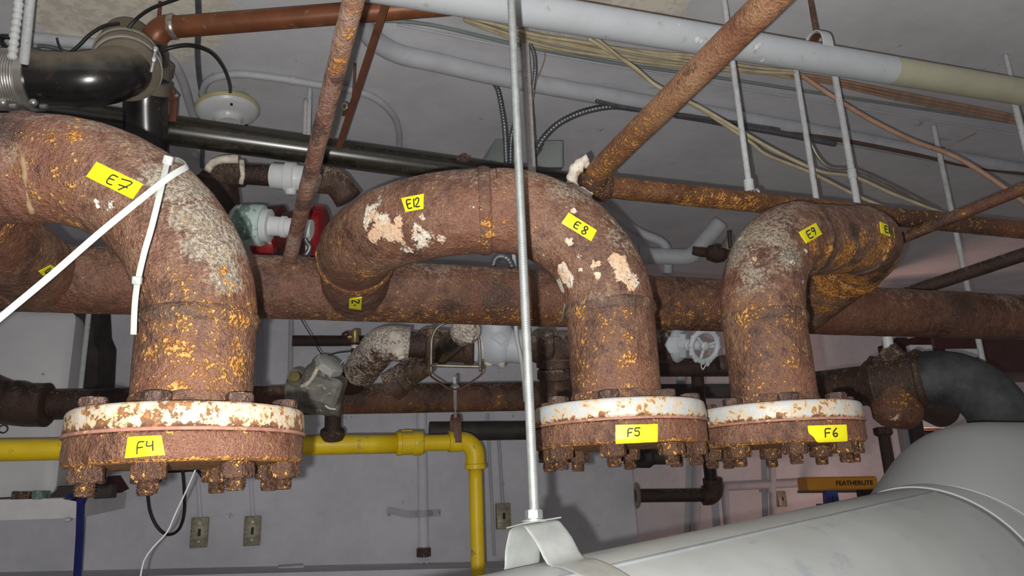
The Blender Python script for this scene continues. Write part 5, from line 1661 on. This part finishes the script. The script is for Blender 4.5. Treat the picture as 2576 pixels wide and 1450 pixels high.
part('weld_bead', flat_ring(P(2207, 967, 1.897), P(2330, 952, 1.83) - P(2200, 968, 1.90), .0705, .006, .003), M['weld'], t, 180)
part('boss', lathe(P(2245, 905, 1.87), UPV - RGT * .12, [(0, .036), (.018, .030), (.034, .016), (.040, .014)], 24, (.002, 60)), M['rust_fit'], t, 60)
part('vent_pipe', sweep(np.linspace(P(2236, 878, 1.87), P(2226, 800, 1.87), 10), .0125, 18), M['pvc_white'], t, 180)
run('insulated_pipe', 'black foam covered pipe elbow curving down behind the duct', 'pipe', [P(2305, 955, 1.84), P(2512, 928, 1.76), P(2530, 1230, 1.62)], .0665, M['black_ins'], 48, R=.13, step=.008, rough=(.002, 25))
t = thing('pipe_stub', 'dark rusty pipe stub under the black foam elbow', 'pipe', P(2390, 1070, 2.1))
part('body', lathe(P(2275, 1000, 1.93), P(2420, 1045, 2.05) - P(2275, 1000, 1.93), rprof([(0, .040), (.11, .044), (.165, .050), (.175, .046), (.176, .001)], 3), 32, (.001, 40)), M['rust_bg'], t, 60)
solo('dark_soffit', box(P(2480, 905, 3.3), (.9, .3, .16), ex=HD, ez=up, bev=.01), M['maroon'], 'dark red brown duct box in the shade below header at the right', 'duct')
for k, (x0, x1, yy) in enumerate(((2285, 2342, 880), (2375, 2455, 890))):
    solo('pale_batten', box(P((x0 + x1) / 2, yy, 3.05), ((x1 - x0) / FPX * 3.05, .03, .035), ex=RGT, ez=up, bev=.003), M['window_frame'], 'pale batten under the dark duct box, ' + ('left one' if k == 0 else 'right one'), 'batten')

# recessed wall: pipes, ladder, louvre
t = thing('waste_pipe', 'dark pipe with red brown elbow on the wall below the two touching flanges', 'pipe', P(1790, 1280, 3.5))
part('pipe', sweep(np.linspace(P(1598, 1248, 3.5), P(1780, 1246, 3.5), 14), .031, 28), M['rust_bg'], t, 180)
part('elbow', sweep(route_all([P(1768, 1247, 3.5), P(1796, 1247, 3.5), P(1792, 1205, 3.5)], .03, .006), .046, 30), M['rust_h'], t, 180)
part('riser', sweep(np.linspace(P(1790, 1222, 3.5), P(1770, 1040, 3.5), 14), .030, 28), M['black_iron'], t, 180)
part('escutcheon', lathe(P(1599, 1248, 3.5), RGT, [(0, .062), (.012, .055), (.02, .036)], 28, (.004, 30)), M['plate_old'], t)
t = thing('pipe_end', 'dark pipe end in the wall corner under the middle flange', 'pipe fitting', P(1610, 1160, 3.4))
part('body', join(lathe(P(1590, 1150, 3.4), RGT, [(0, .05), (.08, .05), (.10, .035), (.20, .035)], 24)), M['dark_metal'], t)
run('conduit', 'grey painted conduit on the recessed wall left of the ladder', 'conduit', [WP(1755, 1100, .03, RECESS), WP(1748, 1420, .03, RECESS)], .028, M['paint_grey'], 18)
t = thing('conduit', 'grey pipe frame turning down in front of the ladder', 'conduit', WP(2105, 1330, .06, RECESS))
part('tube', sweep(route_all([WP(1822, 1226, .06, RECESS), WP(2098, 1212, .06, RECESS), WP(2108, 1400, .06, RECESS)], .10, .02), .024, 20), M['paint_grey'], t, 180)
part('post', sweep(np.linspace(WP(1940, 1100, .06, RECESS), WP(1948, 1400, .06, RECESS), 8), .022, 20), M['paint_grey'], t, 180)
part('post', sweep(np.linspace(WP(1822, 1226, .06, RECESS), WP(1836, 1400, .06, RECESS), 8), .022, 20), M['paint_grey'], t, 180)
part('cross_fitting', lathe(WP(1941, 1240, .06, RECESS), up, [(0, .030), (.06, .030)], 18), M['paint_grey'], t)
switch(1966, 1256, .06, .095, 'pale switch plate on the recessed wall under the grey pipe frame', RECESS)

# step ladder: orange cap with lettering, blue rails
ZL = 3.6
lx, ly = nrm(P(2190, 1215, ZL) - P(2020, 1218, ZL)), up
t = thing('step_ladder', 'orange topped blue step ladder behind the duct', 'ladder', P(2110, 1400, ZL))
capc = P(2105, 1217, ZL)
nrm_l = nrm(np.cross(lx, up))
part('cap', box(capc, (.335, .14, .062), ex=lx, ez=up, bev=.012), M['ladder_orange'], t, 40)
fc = bpy.data.curves.new('lettering', 'FONT')
fc.body = 'FEATHERLITE'
fc.size = .030
fc.offset = .0006
fc.extrude = .001
fc.align_x = 'CENTER'
fc.align_y = 'CENTER'
fo = bpy.data.objects.new('lettering_tmp', fc)
COL.objects.link(fo)
bpy.context.view_layer.update()
fm = bpy.data.meshes.new_from_object(fo.evaluated_get(bpy.context.evaluated_depsgraph_get()))
bpy.data.objects.remove(fo)
fm.materials.clear()
fm.materials.append(M['ink'])
lo_ = bpy.data.objects.new('lettering', fm)
out_n = nrm_l if np.dot(nrm_l, CAM - capc) > 0 else -nrm_l
lp = capc + out_n * .0708 + lx * .055 - BASE[t.name]
ex_, ez_ = lx, out_n
ey_ = np.cross(ez_, ex_)
lo_.matrix_local = Matrix(((ex_[0], ey_[0], ez_[0], lp[0]), (ex_[1], ey_[1], ez_[1], lp[1]), (ex_[2], ey_[2], ez_[2], lp[2]), (0, 0, 0, 1)))
lo_.parent = t
COL.objects.link(lo_)
for s, m in ((-.10, 'ladder_blue'), (-.02, 'ladder_blue')):
    q = capc + lx * s + out_n * .04
    part('rail', box(q - up * .43, (.028, .05, .80), ex=lx, ez=up + lx * (.08 if s < -.05 else -.06), bev=.004), M[m], t)
part('step', box(capc - up * .115 - lx * .06 + out_n * .04, (.12, .06, .045), ex=lx, ez=up, bev=.004), M['ladder_blue'], t)
part('rear_panel', box(capc - up * .14 + lx * .14, (.08, .06, .22), ex=lx, ez=up, bev=.006), M['dark_metal'], t)

# louvre and frames by the warm lamp
LZ = 3.9
t = thing('louvre_window', 'brown louvre window with white frame behind the duct elbow', 'window', P(2370, 1130, LZ))
part('frame', box(P(2385, 1066, LZ), (.42, .05, .05), ex=RGT, ez=up, bev=.003), M['window_frame'], t)
for k in range(4):
    part('louvre_slat', box(P(2385, 1082 + k * 13, LZ), (.40, .04, .018), ex=RGT, ez=up + FWD * .4, bev=.002), M['brown_trim'], t)
part('back_panel', box(P(2385, 1105, LZ + .06), (.40, .02, .20), ex=RGT, ez=up), M['dark_hole'], t, 0)
run('drain_stack', 'dark brown vertical pipe with collar left of the louvre window', 'pipe', [P(2222, 1086, 3.3), P(2222, 1086, 3.3) * np.array((1, 1, 0))], .026, M['rust_bg'], 20, step=.03)
solo('stack_collar', lathe(P(2223, 1098, 3.3), up, [(0, .03), (.01, .040), (.035, .040), (.04, .03)], 24), M['rust_h'], 'rusty collar on the dark vertical pipe', 'collar')
solo('frame_post', box(P(2282, 1120, 3.8), (.05, .06, 1.1), ex=RGT, ez=up, bev=.003), M['grey_trim'], 'grey vertical frame strip left of the louvre window', 'frame')
solo('frame_post', box(P(2310, 1120, 3.75), (.055, .06, 1.1), ex=RGT, ez=up, bev=.003), M['dark_metal'], 'dark vertical post touching the louvre window', 'frame')

# warm work lamp hanging low behind the duct
wl = P(2350, 1265, 3.72)
t = thing('work_lamp', 'warm lamp hidden behind the duct elbow', 'lamp', wl - up * .1)
part('bulb', blob(wl, .03, 16), M['porcelain'], t, 180)
part('bulb_base', lathe(wl + up * .025, up, [(0, .015), (.04, .015)], 14), M['bulb_socket'], t)
part('bracket', sweep(np.linspace(wl + up * .06, wl + up * .06 - WN * (np.dot(wl - WALL0, WN) + RECESS), 6), .008, 8), M['bulb_socket'], t, 180)
add_light('work_lamp_light', 'POINT', wl - RGT * .06 + FWD * .02, 20.0, (1.0, .56, .44), .035)
